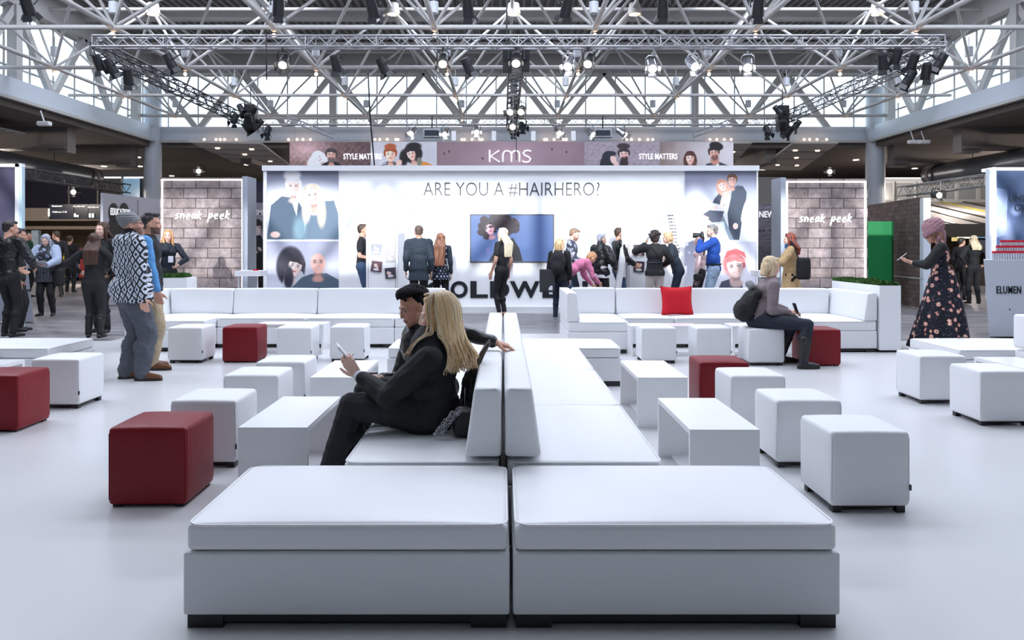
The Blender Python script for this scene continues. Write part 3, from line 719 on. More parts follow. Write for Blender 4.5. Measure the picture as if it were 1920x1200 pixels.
for i, (px, c) in enumerate(((127, (.5,.4,.05)), (157, (.3,.03,.03)), (142, (.05,.1,.3)), (68, (.3,.4,.5)))):
    t = thing('display_stand', ('yellow goods stand', 'red goods stand', 'blue goods stand', 'lit poster stand')[i]+' deep in the foyer at left', 'stand', (XP(px, 31), 31, 0)); 
    z1 = ZP(462+3*i if i < 3 else 432, 31); mm = mat('goods_%d' % i, c, .6, var=.5, scale=12)
    MB().box(-.14, .14, -.1, .1, .1, z1).obj('rack', mm, t); MB().box(-.2, .2, -.15, .15, -.02, .1).obj('base', M['black_base'], t)
# light strip cluster lamp at far left edge
tag(slab('ceiling_lamp', 40, 66, 320, 326, 24, M['led'], .3), 'bright oval ceiling lamp right above the left lightbox', 'lamp')

# --- right background: white gallery front, striped awning, shop
YW = 33.0
struct(slab('wall_gallery_white', 1640, 1990, 333, 392, YW, mat('pale_gallery_panel', (.38,.40,.43), .5, var=.05), .2))
t = thing('gallery_windows', 'framed pale windows of the gallery above the awning', 'window row', (0,0,0))
for a, b in ((1648, 1674), (1682, 1714), (1722, 1752), (1762, 1790), (1800, 1830), (1840, 1870)):
    slab('frame', a-1.5, b+1.5, 341, 376, YW-.1, M['steel_white'], .08, t); slab('pane', a, b, 343, 374, YW-.14, mat('grey_glass', (.22,.24,.26), .2), .03, t)
slab('wall_lamp', 1652, 1657, 345, 358, YW-.4, M['bulb'], .1, t)
slab('light_strip', 1640, 1740, 333, 334.5, YW-.4, M['led'], .1, t)
t = thing('striped_awning', 'grey and black striped sloping awning over the shop at right', 'awning', (0,0,0))
YA0, YA1 = 26.5, 32.5
a0 = P(1700, 379, YA1); a1 = P(1850, 379, YA1); b0 = P(1722, 420, YA0); b1 = P(1920, 420, YA0)
a0 = Vector((a0.x-2.5, YA1, a0.z)); a1 = Vector((a1.x+2, YA1, a0.z)); b0 = Vector((a0.x, YA0, b0.z)); b1 = Vector((a1.x, YA0, b0.z))
MB().add([a0, a1, b1, b0, a0-Vector((0,0,.08)), a1-Vector((0,0,.08)), b1-Vector((0,0,.08)), b0-Vector((0,0,.08))], [(0,1,2,3),(7,6,5,4),(3,2,6,7),(0,4,5,1),(0,3,7,4),(1,5,6,2)]).obj('canopy', mat('grey_awning_cloth', (.33,.32,.32), .7, var=.2, scale=3), t)
for k in range(9):
    f = k/8.0; p = a0.lerp(a1, f)+Vector((0,0,.02)); q = b0.lerp(b1, f)+Vector((0,0,.02)); MB().beam(p, q, .16, .02).obj('stripe', M['black'] if k != 4 else mat('yellow_stripe', (.45,.4,.05), .5), t)
MB().box(b0.x, b1.x, YA0-.05, YA0+.05, b0.z-.45, b0.z).obj('fascia', M['black'], t)
shp = mat('shop_interior', (.10,.08,.06), .7, var=.5, scale=2)
struct(slab('wall_shop', 1700, 1990, 405, 560, 31, shp, .1))
t = thing('shop_counter', 'dark shop counter with warm lit shelves under the awning', 'shop', (0,0,0))
slab('counter', 1752, 1870, 497, 562, 27.5, mat('dark_counter', (.10,.075,.06), .5), 1, t)
for (a, b, y0, y1, c, e) in ((1728,1745,420,432,(1,.65,.05),2.2), (1729,1748,434,448,(.8,.5,.2),.8), (1728,1750,450,454,(1,.6,.25),1.0), (1790,1800,430,440,(1,.8,.4),1.3), (1803,1826,428,437,(.8,.45,.15),1.0), (1800,1826,444,447,(1,.9,.7),1.5), (1832,1850,432,446,(.15,.4,.6),.8), (1790,1800,445,452,(.9,.7,.3),.7), (1728,1744,462,475,(.25,.25,.3),.2), (1832,1850,450,470,(.2,.2,.25),.2)):
    slab('lit_shelf', a, b, y0, y1, 28.6, mat('shelf_%d_%d' % (a, y0), c, .5, emit=c, estr=e), .2, t)
for k in range(12): slab('goods', 1801+2.1*k, 1802.4+2.1*k, 439+(k*7 % 3), 444, 28.5, mat('goods_dark_%d' % (k % 3), (.05+.1*(k % 3), .04, .05), .5), .1, t)

# --- dark brick partition with the green block, behind the right planter
def skew_panel(nm, pa, ya, pb, yb, top_a, top_b, m, label, cat, th=.08, zb=0.0):
    a = Vector((XP(pa, ya), ya, 0)); b = Vector((XP(pb, yb), yb, 0)); d = (b-a); L = d.length
    o = MB().box(0, L, 0, th, zb, max(ZP(top_a, ya), ZP(top_b, yb))).obj(nm, m, None, a); o.rotation_euler = (0, 0, math.atan2(d.y, d.x)); tag(o, label, cat); return o
bp = skew_panel('brick_partition', 1618, 20.5, 1727, 16.8, 386, 372, M['brick_dark'], 'tall dark brick-print partition behind the green block', 'partition')
MB().box(.01, .20, -.01, .14, 0, ZP(372,16.8)).obj('edge_post', M['steel_blue'], bp, (bp.dimensions.x-.05 if bp.dimensions.x else 3.9, 0, 0))
MB().box(0, 3.9, -.015, 0, ZP(521,17.5), ZP(519,17.5)).obj('rail', M['steel_white'], bp)
g = thing('green_block', 'tall bright green box standing before the dark brick partition', 'display block', (XP(1622,17.7), 17.7, 0))
MB().box(0, XP(1672,17.7)-XP(1622,17.7), 0, .6, 0, ZP(415,17.7)).obj('front_panel', M['green'], g)
w0 = XP(1672,17.7)-XP(1622,17.7); MB().add([(w0,0,0), (w0+.2,.3,0), (w0+.2,.3,ZP(415,17.7)), (w0,0,ZP(415,17.7)), (w0,.59,0), (w0,.59,ZP(415,17.7))], [(0,1,2,3),(0,4,1),(3,2,5),(4,5,2,1),(0,3,5,4)]).obj('side_panel', M['green'], g)
# ================================================================== MAIN WHITE BOOTH WALL
YWL = 16.2
wx0, wx1 = XP(495, YWL), XP(1420, YWL); wzt = ZP(311, YWL)
bw = thing('booth_wall', 'long white booth wall with screen, portrait prints and big black lettering', 'booth wall', (0,0,0))
MB().box(wx0, wx1, YWL, YWL+.5, 0, wzt).obj('wall_panel', M['gloss_white'], bw)
MB().box(wx0-.02, wx1+.02, YWL-.08, YWL+.52, wzt-.11, wzt).obj('top_lip', M['gloss_white'], bw)
MB().box(wx0, wx1, YWL-.22, YWL, -.03, .10).obj('plinth_step', M['gloss_white'], bw)
MB().box(wx0, wx0+.07, YWL-.05, YWL, .1, wzt-.11).obj('edge_frame', M['gloss_white'], bw); MB().box(wx1-.03, wx1, YWL-.05, YWL, .1, wzt-.11).obj('edge_frame', M['gloss_white'], bw)
t1 = text_mesh('headline_lettering', 'ARE YOU A #HAIRHERO?', XP(1124,YWL)-XP(794,YWL), ZP(342,YWL)-ZP(369.5,YWL), .008, -.014, 0, M['grey_letter'], bw, XP(794,YWL), YWL-.012, ZP(369.5,YWL), 1.0)
x = {'G':(799,842),'O':(845,877),'L':(882,915),'D':(919,955),'W':(956,1012),'E':(1017,1050),'L2':(1058,1086),'L3':(1092,1120)}
for k_, (a, b) in x.items():
    text_mesh('big_letter', k_[0], XP(b,YWL)-XP(a,YWL), ZP(527,YWL)-ZP(558.5,YWL), .012, .035, 0, M['black_letter'], bw, XP(a,YWL), YWL-.016, ZP(558.5,YWL))
# speckled list of names, far right of the wall
ls = MB(); rs = random.Random(3)
for r_ in range(15):
    y = 404+r_*6.2; xx = 1252+r_*.9
    while xx < 1263+r_*.8:
        w_ = rs.uniform(1.5, 4); p0 = P(xx, y, YWL); ls.box(p0.x, p0.x+w_/F*YWL, YWL-.008, YWL, p0.z-.012, p0.z+.012); xx += w_+1.3
ls.obj('small_print', M['grey_letter'], bw)

# portrait prints on the wall
pr = Paint(497, 635, 320, 449.5, 2.2).grad((120,122,140), (215,218,232))
pr.e(566, 395, 70, 45, (235,238,248), .5)
pr.p([(500,449),(508,385),(528,368),(556,372),(568,392),(572,449)], (70,88,108)); pr.p([(570,449),(576,400),(600,378),(626,376),(634,400),(635,449)], (95,115,135))
pr.p([(545,372),(556,405),(560,372)], (235,235,240)); pr.e(562, 430, 12, 25, (120,150,165), .4)
pr.face(550, 350, 15, (232,204,196), (225,222,222), 1.0, smile=True); pr.e(548, 328, 16, 11, (228,226,228), .2)
pr.face(586, 366, 16, (236,196,184), (232,212,192), 1.05, long=True, tilt=-.15, lips=(200,60,70), smile=True)
pr.e(574, 395, 8, 22, (235,215,195), .3); pr.e(603, 400, 8, 25, (230,205,180), .3); pr.e(516, 440, 9, 6, (235,200,190), .2)
pr.build('portrait_print', YWL-.01, M['print'], bw)
pr = Paint(500, 635, 452.5, 541, 2.2).grad((150,152,172), (225,226,238)); pr.noise(.02, .02)
pr.e(545, 500, 27, 38, (50,48,62), .08); pr.p([(528,541),(535,505),(565,505),(580,541)], (200,205,215))
pr.p([(545,541),(566,520),(582,514),(612,512),(634,524),(640,541)], (84,98,116))
pr.face(553, 500, 16, (246,224,216), (54,50,62), 1.10, tilt=.28, lips=(195,95,100)); pr.e(541, 520, 9, 22, (50,48,62), .2); pr.e(551, 484, 15, 7, (54,50,62), .25, .25)
pr.face(596, 493, 17.5, (240,186,172), (120,80,76), 1.0, lips=(190,80,85), smile=True, bald=True); pr.e(598, 541, 24, 12, (84,98,116), .15)
pr.build('portrait_print', YWL-.01, M['print'], bw)
pr = Paint(1284, 1417, 321.5, 450.5, 2.4).grad((140,144,165), (225,228,240)); pr.e(1310, 400, 50, 40, (238,240,250), .5)
pr.p([(1368,450),(1364,400),(1372,365),(1392,348),(1400,360),(1398,385),(1392,410),(1386,450)], (58,68,84)); pr.p([(1352,395),(1376,450),(1368,450),(1350,410)], (120,135,150))
pr.e(1385, 368, 14, 20, (60,70,86), .1); pr.e(1396, 395, 4, 22, (238,214,206), .1, .25); pr.e(1379, 424, 5, 6, (238,210,200), .1)
pr.face(1373, 338, 9.5, (232,180,164), (120,84,66), .98, tilt=.05, smile=True)
pr.p([(1340,372),(1352,358),(1362,362),(1358,386),(1336,380)], (70,76,94)); pr.e(1357, 372, 4.5, 20, (240,212,204), .1, .3); pr.p([(1318,402),(1330,394),(1358,396),(1350,420),(1338,420)], (80,86,104))
pr.p([(1318,402),(1300,415),(1296,430),(1308,450),(1313,450),(1306,430),(1330,408)], (238,192,182)); pr.p([(1322,391),(1345,386),(1346,392),(1324,395)], (240,205,195))
pr.face(1354, 348, 9, (242,214,205), (222,160,140), 1.05, long=True, tilt=-.35)
pr.p([(1351,417),(1358,417),(1362,450),(1356,450)], (190,200,215)); pr.p([(1336,417),(1358,416),(1358,419),(1336,420)], (190,200,215))
pr.build('portrait_print', YWL-.01, M['print'], bw)
pr = Paint(1284, 1417, 453, 545, 2.2).grad((160,164,185), (226,228,240)); pr.e(1375, 505, 50, 45, (240,240,250), .5)
pr.e(1373, 493, 20, 25, (222,165,165), .2); pr.p([(1345,545),(1353,528),(1372,522),(1390,530),(1395,545)], (84,88,104)); pr.e(1377, 525, 9, 12, (232,190,185), .2)
pr.face(1378, 500, 18.5, (244,216,208), (214,120,122), 1.08, tilt=-.12, lips=(205,105,108), glasses=True, smile=True); pr.p([(1358,486),(1363,471),(1380,466),(1396,473),(1400,486),(1390,478),(1372,476)], (196,84,90), .85)
pr.build('portrait_print', YWL-.01, M['print'], bw)

# television
tv = thing('television', 'large flat screen on the white booth wall showing a dark curly head on blue', 'television', (0,0,0))
MB().box(XP(881.5,YWL), XP(1038.5,YWL), YWL-.09, YWL-.001, ZP(491.5,YWL), ZP(402,YWL)).obj('casing', M['black'], tv)
pr = Paint(883, 1037, 403.5, 490, 2.0).grad((78,100,146), (70,92,138), False)
pr.p([(916,490),(938,452),(962,446),(974,466),(980,490)], (24,24,34))
for a, b, r_ in ((905,424,9),(903,435,8),(913,442,8),(930,412,14),(946,415,15),(960,424,13),(950,434,10),(908,412,8),(966,430,8),(925,420,14)): pr.e(a, b, r_, r_*.9, (38,26,38), .12)
pr.face(918, 427, 11, (196,150,168), (38,26,38), .7, tilt=-.25, lips=(150,50,75)); pr.e(915, 470, 3, 6, (140,110,170), .6, 0, .5)
rs = random.Random(5)
for k in range(50): a = rs.uniform(0, 6.3); pr.e(945+26*math.cos(a), 422+16*math.sin(a), 3, 2.2, (48,36,50) if k % 2 else (26,18,28), .3)
pr.build('screen', YWL-.094, M['screen'], tv)

# photo stand with four instant photos
def instant(px, py, s, rot, col, Y, par, seed):
    w_ = s/F*Y; t = MB().box(-w_/2, w_/2, -.004, .004, -w_/2, w_/2).obj('instant_photo', mat('photo_dark_%d' % seed, col, .4, var=.6, scale=9), None, P(px, py, Y-.02)); t.rotation_euler = (0, rot, 0)
    rs = random.Random(seed); q = MB()
    for k in range(3): q.ell((rs.uniform(-.25,.25)*w_, -.004, rs.uniform(-.1,.2)*w_), (w_*.13, .003, w_*.17), nu=10, nv=6)
    q.obj('printed_faces', mat('photo_face', (.75,.55,.5), .5), t); q = MB().ell((0, -.004, -.3*w_), (w_*.3, .003, w_*.12), nu=10, nv=6).obj('printed_band', mat('photo_light', (.7,.7,.75), .5), t)
    return t
st = thing('photo_stand', 'white upright board with four pinned instant photos, left of the dark coated man', 'display board', (0,0,0))
MB().box(XP(686.5,15.2), XP(746,15.2), 15.2, 15.28, 0, ZP(417,15.2)).obj('board', M['gloss_white'], st)
for a, b in ((690,691),(741,742)): MB().box(XP(a,15.2), XP(b,15.2), 15.19, 15.2, .1, ZP(424,15.2)).obj('trim_line', M['grey_panel'], st)
MB().box(XP(690,15.2), XP(742,15.2), 15.19, 15.2, ZP(424.5,15.2), ZP(424,15.2)).obj('trim_line', M['grey_panel'], st)
for s, y in (('Tell us your', 438), ('#hairhero story', 445.5)): text_mesh('lettering', s, 24/F*15.2, 5/F*15.2, .005, 0, .2, M['grey_panel'], st, XP(702,15.2), 15.185, ZP(y,15.2))
for i, (px, py, r_, c) in enumerate(((706,467.5,.04,(.35,.37,.42)),(732,480.5,-.03,(.45,.42,.45)),(706,499.5,.12,(.12,.05,.07)),(732,512,-.1,(.06,.05,.07)))):
    tag(instant(px, py, 20, r_, c, 15.2, None, i+1), ('upper left','right upper','left lower','lowest right')[i]+' instant photo pinned on the white photo stand', 'photo', 'instant photos')
st = thing('photo_stand', 'narrow white board with dark photos behind the curly haired woman', 'display board', (0,0,0))
MB().box(XP(1177,15.7), XP(1240,15.7), 15.7, 15.76, 0, ZP(437,15.7)).obj('board', M['gloss_white'], st)
MB().box(XP(1179,15.7), XP(1180,15.7), 15.69, 15.7, .1, ZP(441,15.7)).obj('trim_line', M['grey_panel'], st)
for i, (px, py, r_, c) in enumerate(((1198,469,-.02,(.10,.05,.06)),(1198,500,.06,(.05,.035,.05)))): tag(instant(px, py, 20, r_, c, 15.7, None, i+9), ('upper','lower')[i]+' dark instant photo beside the curly haired woman', 'photo', 'instant photos')
ea = thing('leaning_board', 'tall narrow white easel board edge-on between the leather jacket and the photo board', 'easel', (0,0,0))
MB().beam(P(1158,545,15.0), P(1176,420,15.1), .05, .12).obj('leg', M['gloss_white'], ea); MB().beam(P(1174,545,15.2), P(1176,425,15.1), .04, .04).obj('leg', M['alu'], ea)
slab('board', 1165, 1173, 420, 520, 15.1, M['gloss_white'], .05, ea)

# ---- banner above the wall
YBN = 18.0
bn = thing('portrait_banner', 'wide hanging banner of portraits and white lettering above the booth wall', 'banner', (0,0,0))
MB().box(XP(543,YBN), XP(1375,YBN), YBN+.01, YBN+.06, ZP(335,YBN), ZP(265,YBN)).obj('backing', M['grey_panel'], bn)
S1 = (228,196,186)
pr = Paint(543, 695, 266, 322, 2.4).grad((125,98,95), (84,66,66), False).bricks(26, 8, (66,52,54), .35).noise(.12, .12, 1); pr.e(575, 280, 30, 16, (215,180,180), .9, 0, .7)
pr.face(597, 296, 9, (240,225,222), (236,226,224), 1.25, long=True, tilt=-.6); pr.e(585, 303, 7, 14, (235,225,222), .3, .5)
pr.face(621, 291, 10.5, (196,150,132), (58,52,56), 1.02, beard=(90,84,84), sh=(32,30,36)); pr.build('portrait_print', YBN, M['print'], bn)
pr = Paint(695, 819, 266, 322, 2.4, (172,170,176)).noise(.02, .03, 2)
pr.face(732, 290, 11.5, (222,178,158), (140,72,44), 1.08, sh=(70,72,84)); pr.e(732, 275, 11, 6, (150,80,48), .2)
for q in range(3): pr.p([(712,304+4*q),(724,301+4*q),(724,302.5+4*q),(712,306+4*q)], (220,220,225))
pr.e(774, 288, 18, 18, (34,30,34), .1); pr.e(757, 296, 8, 15, (34,30,34), .2); pr.p([(780,322),(785,302),(800,304),(815,312),(817,322)], (186,120,62)); pr.e(786, 303, 5, 8, (110,110,96), .2)
pr.face(771, 289, 10, (214,172,158), (34,30,34), 1.05, tilt=-.3); pr.e(776, 274, 14, 7, (34,30,34), .2); pr.e(748, 306, 5, 7, (214,172,158), .2, .6); pr.build('portrait_print', YBN, M['print'], bn)
pr = Paint(819, 1096, 266, 322, 1.2).grad((112,94,98), (122,100,108), False).noise(.04, .03, 3); pr.e(955, 300, 90, 40, (178,152,164), .9, 0, .6)
for q in ((833,288),(842,284),(1062,285),(905,297),(1035,280)): pr.e(*q, 1.4, 2.4, (60,50,56), .4)
pr.build('plain_print', YBN, M['print'], bn)
pr = Paint(1096, 1237, 266, 322, 2.4, (138,128,136)).bricks(40, 7, (110,102,112), .3).noise(.05, .1, 4)
pr.p([(1122,322),(1126,300),(1136,286),(1148,284),(1154,292),(1150,322)], (38,40,48)); pr.e(1141, 295, 12, 12, (38,40,48), .08); pr.e(1150, 299, 5.5, 9, (212,170,164), .12, -.3); pr.e(1147, 288, 8, 4.5, (38,40,48), .2); pr.e(1155, 309, 4, 6, (205,165,160), .2, .4)
pr.face(1170, 290, 10.5, (200,160,150), (52,44,48), 1.05, beard=(48,38,42), tilt=-.12); pr.e(1170, 306, 8, 9, (48,38,42), .2); pr.e(1169, 274, 12, 5.5, (52,46,50), .15)
pr.build('portrait_print', YBN, M['print'], bn)
pr = Paint(1237, 1375, 266, 322, 2.4).grad((120,104,100), (176,170,172), False).noise(.04, .05, 6); pr.e(1340, 290, 60, 30, (192,188,192), .6, 0, .6)
pr.face(1294, 297, 9.5, (218,174,160), (78,48,44), 1.08, long=True); pr.e(1294, 287, 8, 4, (78,48,44), .2)
pr.p([(1313,322),(1325,307),(1345,302),(1365,310),(1372,322)], (60,62,74)); pr.e(1345, 309, 3, 8, (210,215,225), .2); pr.e(1340, 300, 8, 9, (170,120,106), .2)
pr.face(1339, 287, 10.5, (196,146,130), (36,30,34), 1.0, tilt=-.15, beard=(110,80,76)); pr.e(1343, 274, 13, 8, (36,30,34), .1, .2); pr.build('portrait_print', YBN, M['print'], bn)
for (a, b) in ((644, 716), (1198, 1270)):
    text_mesh('slogan_lettering', 'STYLE MATTERS', XP(b,YBN)-XP(a,YBN), ZP(288,YBN)-ZP(299,YBN), .01, .02, 0, M['white_letter'], bn, XP(a,YBN), YBN-.02, ZP(299,YBN))
k = MB(); r_ = 1.55/F*YBN
def bp_(pts): k.path([P(x, y, YBN-.02) for x, y in pts], r_, n=8)
bp_([(918,281),(918,304)]); bp_([(936,282),(920,293),(937,304)])
bp_([(943,304),(943,289),(946,284),(951,282.5),(957,285),(959,290),(959,304)]); bp_([(959,290),(961,285),(966,282.5),(972,284),(974,289),(974,304)])
bp_([(996,284),(990,282),(984,283),(981,287),(984,291.5),(991,294),(995,298),(992,303),(986,304.5),(979,302)])
k.obj('logo_lettering', M['white_letter'], bn)
for px in (552, 611, 700, 962, 1302, 1322): MB().tube(P(px, 268, YBN), P(px, 180, YBN), .006, n=5).obj('hanger_wire', M['alu'], bn)
for i, px in enumerate((851, 926, 1000, 1075)):
    tag(MB().beam(P(px, 264, 17.5), P(px, 246, 17.5), .10, .08).obj('banner_clamp', M['gloss_white']), 'pale clamp above the banner, %s' % ordname(i, 4, 'clamp'), 'clamp', 'banner clamps')
o = MB()
for px in (383,405,413,421,443,541,557,568,582,703,712,726,742,746,866,871,885,900,904,1021,1025,1039,1057,1062,1175,1184,1199,1215,1224,1331,1344,1358,1371,1508,1518,1532,1550): o.ell(P(px, 261.5, 27.4), .045, nu=6, nv=5)
tag(o.obj('bulb_string', M['bulb']), 'dotted line of tiny warm bulbs along the far ring beam', 'bulbs', kind='stuff')

# ---- brick panels saying sneak peek
def brick_panel(pa, pb, ytop, Y, side, label, txt, fx):
    t = thing('brick_panel', label, 'display panel', (XP(pa,Y), Y, 0)); W = XP(pb,Y)-XP(pa,Y); zt = ZP(ytop, Y); x0 = XP(pa, Y)
    MB().box(0, W, 0, .06, 0, zt).obj('brick_print', M['brick'], t)
    MB().box(0, W, .06, .5, 0, zt).obj('core', M['gloss_white'], t)
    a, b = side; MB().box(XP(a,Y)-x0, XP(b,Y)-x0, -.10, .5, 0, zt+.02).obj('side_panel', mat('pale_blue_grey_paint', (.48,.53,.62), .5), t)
    f = MB(); fa, fb, fy = fx
    r_ = .014
    fa, fb, fz = XP(fa,Y)-x0, XP(fb,Y)-x0, ZP(fy,Y)
    f.box(fa-r_, fa+r_, -.03, 0, .1, fz); f.box(fb-r_, fb+r_, -.03, 0, .1, fz); f.box(fa-r_, fb+r_, -.03, 0, fz-r_, fz+r_); f.obj('light_frame', M['led'], t)
    # brush-script lettering from strokes
    k = MB(); ta, tb, t0, t1 = txt
    G = {'s':[[(.9,.9),(.4,1),(.15,.75),(.6,.5),(.7,.2),(.3,0),(0,.1)]], 'n':[[(0,1),(.1,0)],[(.1,.6),(.45,1),(.7,.8),(.75,0)]], 'e':[[(.1,.5),(.7,.6),(.6,1),(.2,.9),(.05,.4),(.3,0),(.8,.15)]],
         'a':[[(.8,.9),(.4,1),(.05,.5),(.2,0),(.6,.2),(.85,.9)],[(.8,.9),(.75,.2),(1,0)]], 'k':[[(.15,1.6),(.05,0)],[(.8,1),(.15,.5),(.9,-.1)]], 'p':[[(.1,1),(0,-.8)],[(.1,.8),(.6,1),(.8,.6),(.4,.1),(.1,.2)]], ' ':[]}
    word = 'sneak peek'; adv = 1.0; n = len(word); cw = (tb-ta)/(n-.4)
    for i, ch in enumerate(word):
        for stroke in G[ch]:
            pts = []
            for (u, v) in stroke:
                px = ta + cw*(i*.97+u*.8+v*.18); py = t1 - (t1-t0)*.42*v - (t1-t0)*.28 + (i % 3-1)*.5
                q = P(px, py, Y); pts.append((q.x-x0, -.02, q.z))
            m_ = len(pts); k.path(pts, [(.011+.010*math.sin(PI*(j+.6)/(m_+.2)))*1.0 for j in range(m_)], n=6)
    k.obj('script_lettering', M['white_letter'], t)
    return t
brick_panel(300, 457.5, 333, 17.0, (457, 467), 'brick print display panel with white light frame at left, behind the sofa', (328, 432, 394, 417), (304.5, 455, 337))
brick_panel(1470.5, 1627, 335, 17.0, (1461, 1470.5), 'brick print display panel with white light frame at right, behind the beige coated woman', (1497, 1597, 400, 423), (1475, 1622, 341))
o = slab('shine_rail', 440, 487, 508, 518, 15.2, M['gloss_white'], .5); tag(o, 'small white high table with a red item before the left brick panel', 'table')
for px in (447, 482): slab('leg', px-1, px+1, 518, 560, 15.4, M['gloss_white'], .04, o)
o.name = 'high_table'
tag(slab('red_packet', 474, 482, 505.5, 508, 15.3, M['cushion_red'], .1), 'small red packet lying on the white high table', 'packet')
o = slab('high_table', 1422, 1462, 508, 520, 15.0, M['gloss_white'], .5); tag(o, 'small white high table behind the beige coated woman', 'table'); slab('leg', 1424, 1427, 520, 572, 15.2, M['gloss_white'], .04, o)

# ---- posters seen in the gaps beside the main wall
o = thing('gap_poster', 'grey poster with a dark dressed figure and the letters COMI', 'poster', (0,0,0))
slab('backing', 466, 510, 380, 560, 19.05, M['grey_panel'], .05, o)
pr = Paint(466, 508, 380, 556, 1.5).grad((128,124,134), (150,146,156)); pr.e(482, 425, 10, 14, (30,26,28), .12); pr.e(482, 430, 7.5, 12, (190,170,168), .12)
pr.e(482, 418, 9.5, 6, (26,24,26), .12); pr.p([(468,545),(468,448),(477,441),(489,441),(494,452),(495,545)], (26,24,28)); pr.e(476, 471, 8, 3.5, (190,168,165), .3, .3); pr.e(487, 467, 5, 3, (190,168,165), .3, .8)
for q in ((478,427),(486,427)): pr.e(*q, 1.8, .9, (50,36,38), .3)
pr.build('print', 19.0, M['print'], o); text_mesh('lettering', 'COMING', 38/F*19, 11/F*19, .01, .01, 0, M['light_letter'], o, XP(470,19), 18.98, ZP(404,19))
slab('upper_gap', 466, 495, 340, 380, 19.3, gl, .05, o)
o = thing('gap_poster', 'grey brick poster with the white letters NEW LO beside the right brick panel', 'poster', (0,0,0))
slab('backing', 1400, 1465, 383, 545, 19.05, M['grey_panel'], .05, o)
pr = Paint(1400, 1463, 383, 545, 1.5).grad((126,122,134), (84,74,78)).bricks(22, 8, (58,52,56), .5).noise(.15, .3, 8)
for q in ((1425,433),(1432,432),(1446,432),(1452,434)): pr.e(*q, 2.5, 1.4, (34,32,36), .4)
pr.build('print', 19.0, M['print'], o); text_mesh('lettering', 'NEW LOOK', (1500-1423)/F*19*.88, 12/F*19, .01, .015, 0, M['white_letter'], o, XP(1423,19), 18.98, ZP(408,19))
slab('upper_gap', 1421, 1461, 332, 383, 20, M['girder'], .05, o)

# ---- EDUCATION board
o = skew_panel('education_board', 193, 17.5, 299, 20.0, 368, 374, mat('pale_grey_board', (.45,.44,.49), .5), 'grey board printed EDUCATION over two dark heads, behind the beanie man', 'board', .06)
Lb = o.data.vertices[1].co.x; zt = ZP(368, 17.5)
tm = text_mesh('lettering', 'EDUCATION', .80, .17, .01, .004, 0, M['white_letter'], o, .26, -.035, zt-.42, 1.12)
q = MB()
for cx_, cz in ((.42, zt-.37), (.85, zt-.34)): q.ell((cx_, -.01, cz), (.22, .008, .24), nu=20, nv=10); q.ell((cx_, -.008, cz-.45), (.28, .006, .35), nu=20, nv=10)
q.obj('printed_heads', M['black'], o)
q = MB()
for i in range(5): q.box(Lb-.62, Lb-.12-.05*(i % 3), -.01, 0, zt-.62-.07*i, zt-.59-.07*i)
q.obj('small_print', M['grey_letter'], o); MB().box(Lb*.58, Lb*.585, -.015, 0, 0, zt).obj('joint', M['girder'], o)
q = MB().ell((1.55, -.01, zt-.95), (.3, .008, .38), nu=18, nv=10); q.obj('printed_face', M['grey_panel'], o)

# ---- light boxes at the photo's left and right edges with their desks
o = thing('lightbox_screen', 'dark tall screen in a glowing white frame at the left photo edge', 'screen', (0,0,0))
YLB = 12.6
slab('screen', -120, 28, 313, 500, YLB-.02, mat('violet_grey_screen', (.075,.07,.115), .25, var=.1), .05, o)
slab('frame', -122, 40, 307, 313, YLB-.06, M['gloss_white'], .1, o); slab('frame', 28, 36, 307, 625, YLB-.06, M['gloss_white'], .08, o)
MB().box(XP(36,YLB), XP(44,YLB), YLB-.04, YLB+.04, 0, ZP(307,YLB)).obj('lit_side', mat('cyan_white_side', (.5,.68,.8), .4), o)
de = thing('reception_desk', 'pale slanted desk printed with EAL. behind the man at the left edge', 'desk', (XP(50,13.9), 13.9, 0))
MB().prism([(-2.0, 0), (.13, 0), (.0, 1.165), (-2.0, 1.165)], 0, .3, -.2).obj('front', mat('desk_pale_panel', (.45,.47,.55), .4), de)
text_mesh('lettering', 'REAL.', .44, .11, .01, .03, 0, M['black_letter'], de, -.36, -.012, .56)
MB().prism([(-.14,.70),(-.09,.70),(-.20,.92),(-.24,.90)], -.012, 0).obj('printed_stroke', M['black_letter'], de)
o = thing('lightbox_screen', 'white framed backlit panel with blue photo print at the right photo edge', 'screen', (0,0,0))
YRB = 12.6
pr = Paint(1868, 1990, 319, 520, 1.2).grad((66,84,118), (150,165,215)); pr.p([(1868,352),(1890,356),(1886,440),(1868,446)], (175,190,230)); pr.e(1905, 350, 30, 26, (52,68,98), .5); pr.e(1912, 420, 14, 60, (70,88,120), .6, .15)
pr.e(1884, 430, 10, 40, (205,215,245), .7, -.3, .8); pr.e(1905, 395, 9, 9, (160,175,215), .4); pr.noise(.03, .05, 2); pr.build('print', YRB-.03, M['print'], o)
slab('frame', 1862, 2000, 314, 319, YRB-.06, M['led'], .3, o); slab('frame', 1862, 1868, 314, 620, YRB-.06, M['led'], .1, o); slab('backing', 1866, 2000, 316, 520, YRB, M['gloss_white'], .1, o)
slab('edge', 1855, 1862, 316, 560, YRB-.04, M['steel_blue'], .1, o)
for s, a, b, y in (('UNLEASH', 1889, 1962, 378), ('GREAT', 1899, 1955, 396)): text_mesh('lettering', s, (b-a)/F*YRB, 13/F*YRB, .01, 0, 0, mat('slate_letter', (.05,.06,.1), .5), o, XP(a,YRB), YRB-.05, ZP(y,YRB))
de = thing('display_desk', 'white tapered desk lettered ELUMEN at the right photo edge', 'desk', (XP(1848,11.6), 11.6, 0))
MB().prism([(.06, 0), (2.2, 0), (2.2, 1.165), (-.03, 1.165)], 0, .8, .5).obj('front', mat('desk_white_panel', (.52,.55,.62), .4), de)
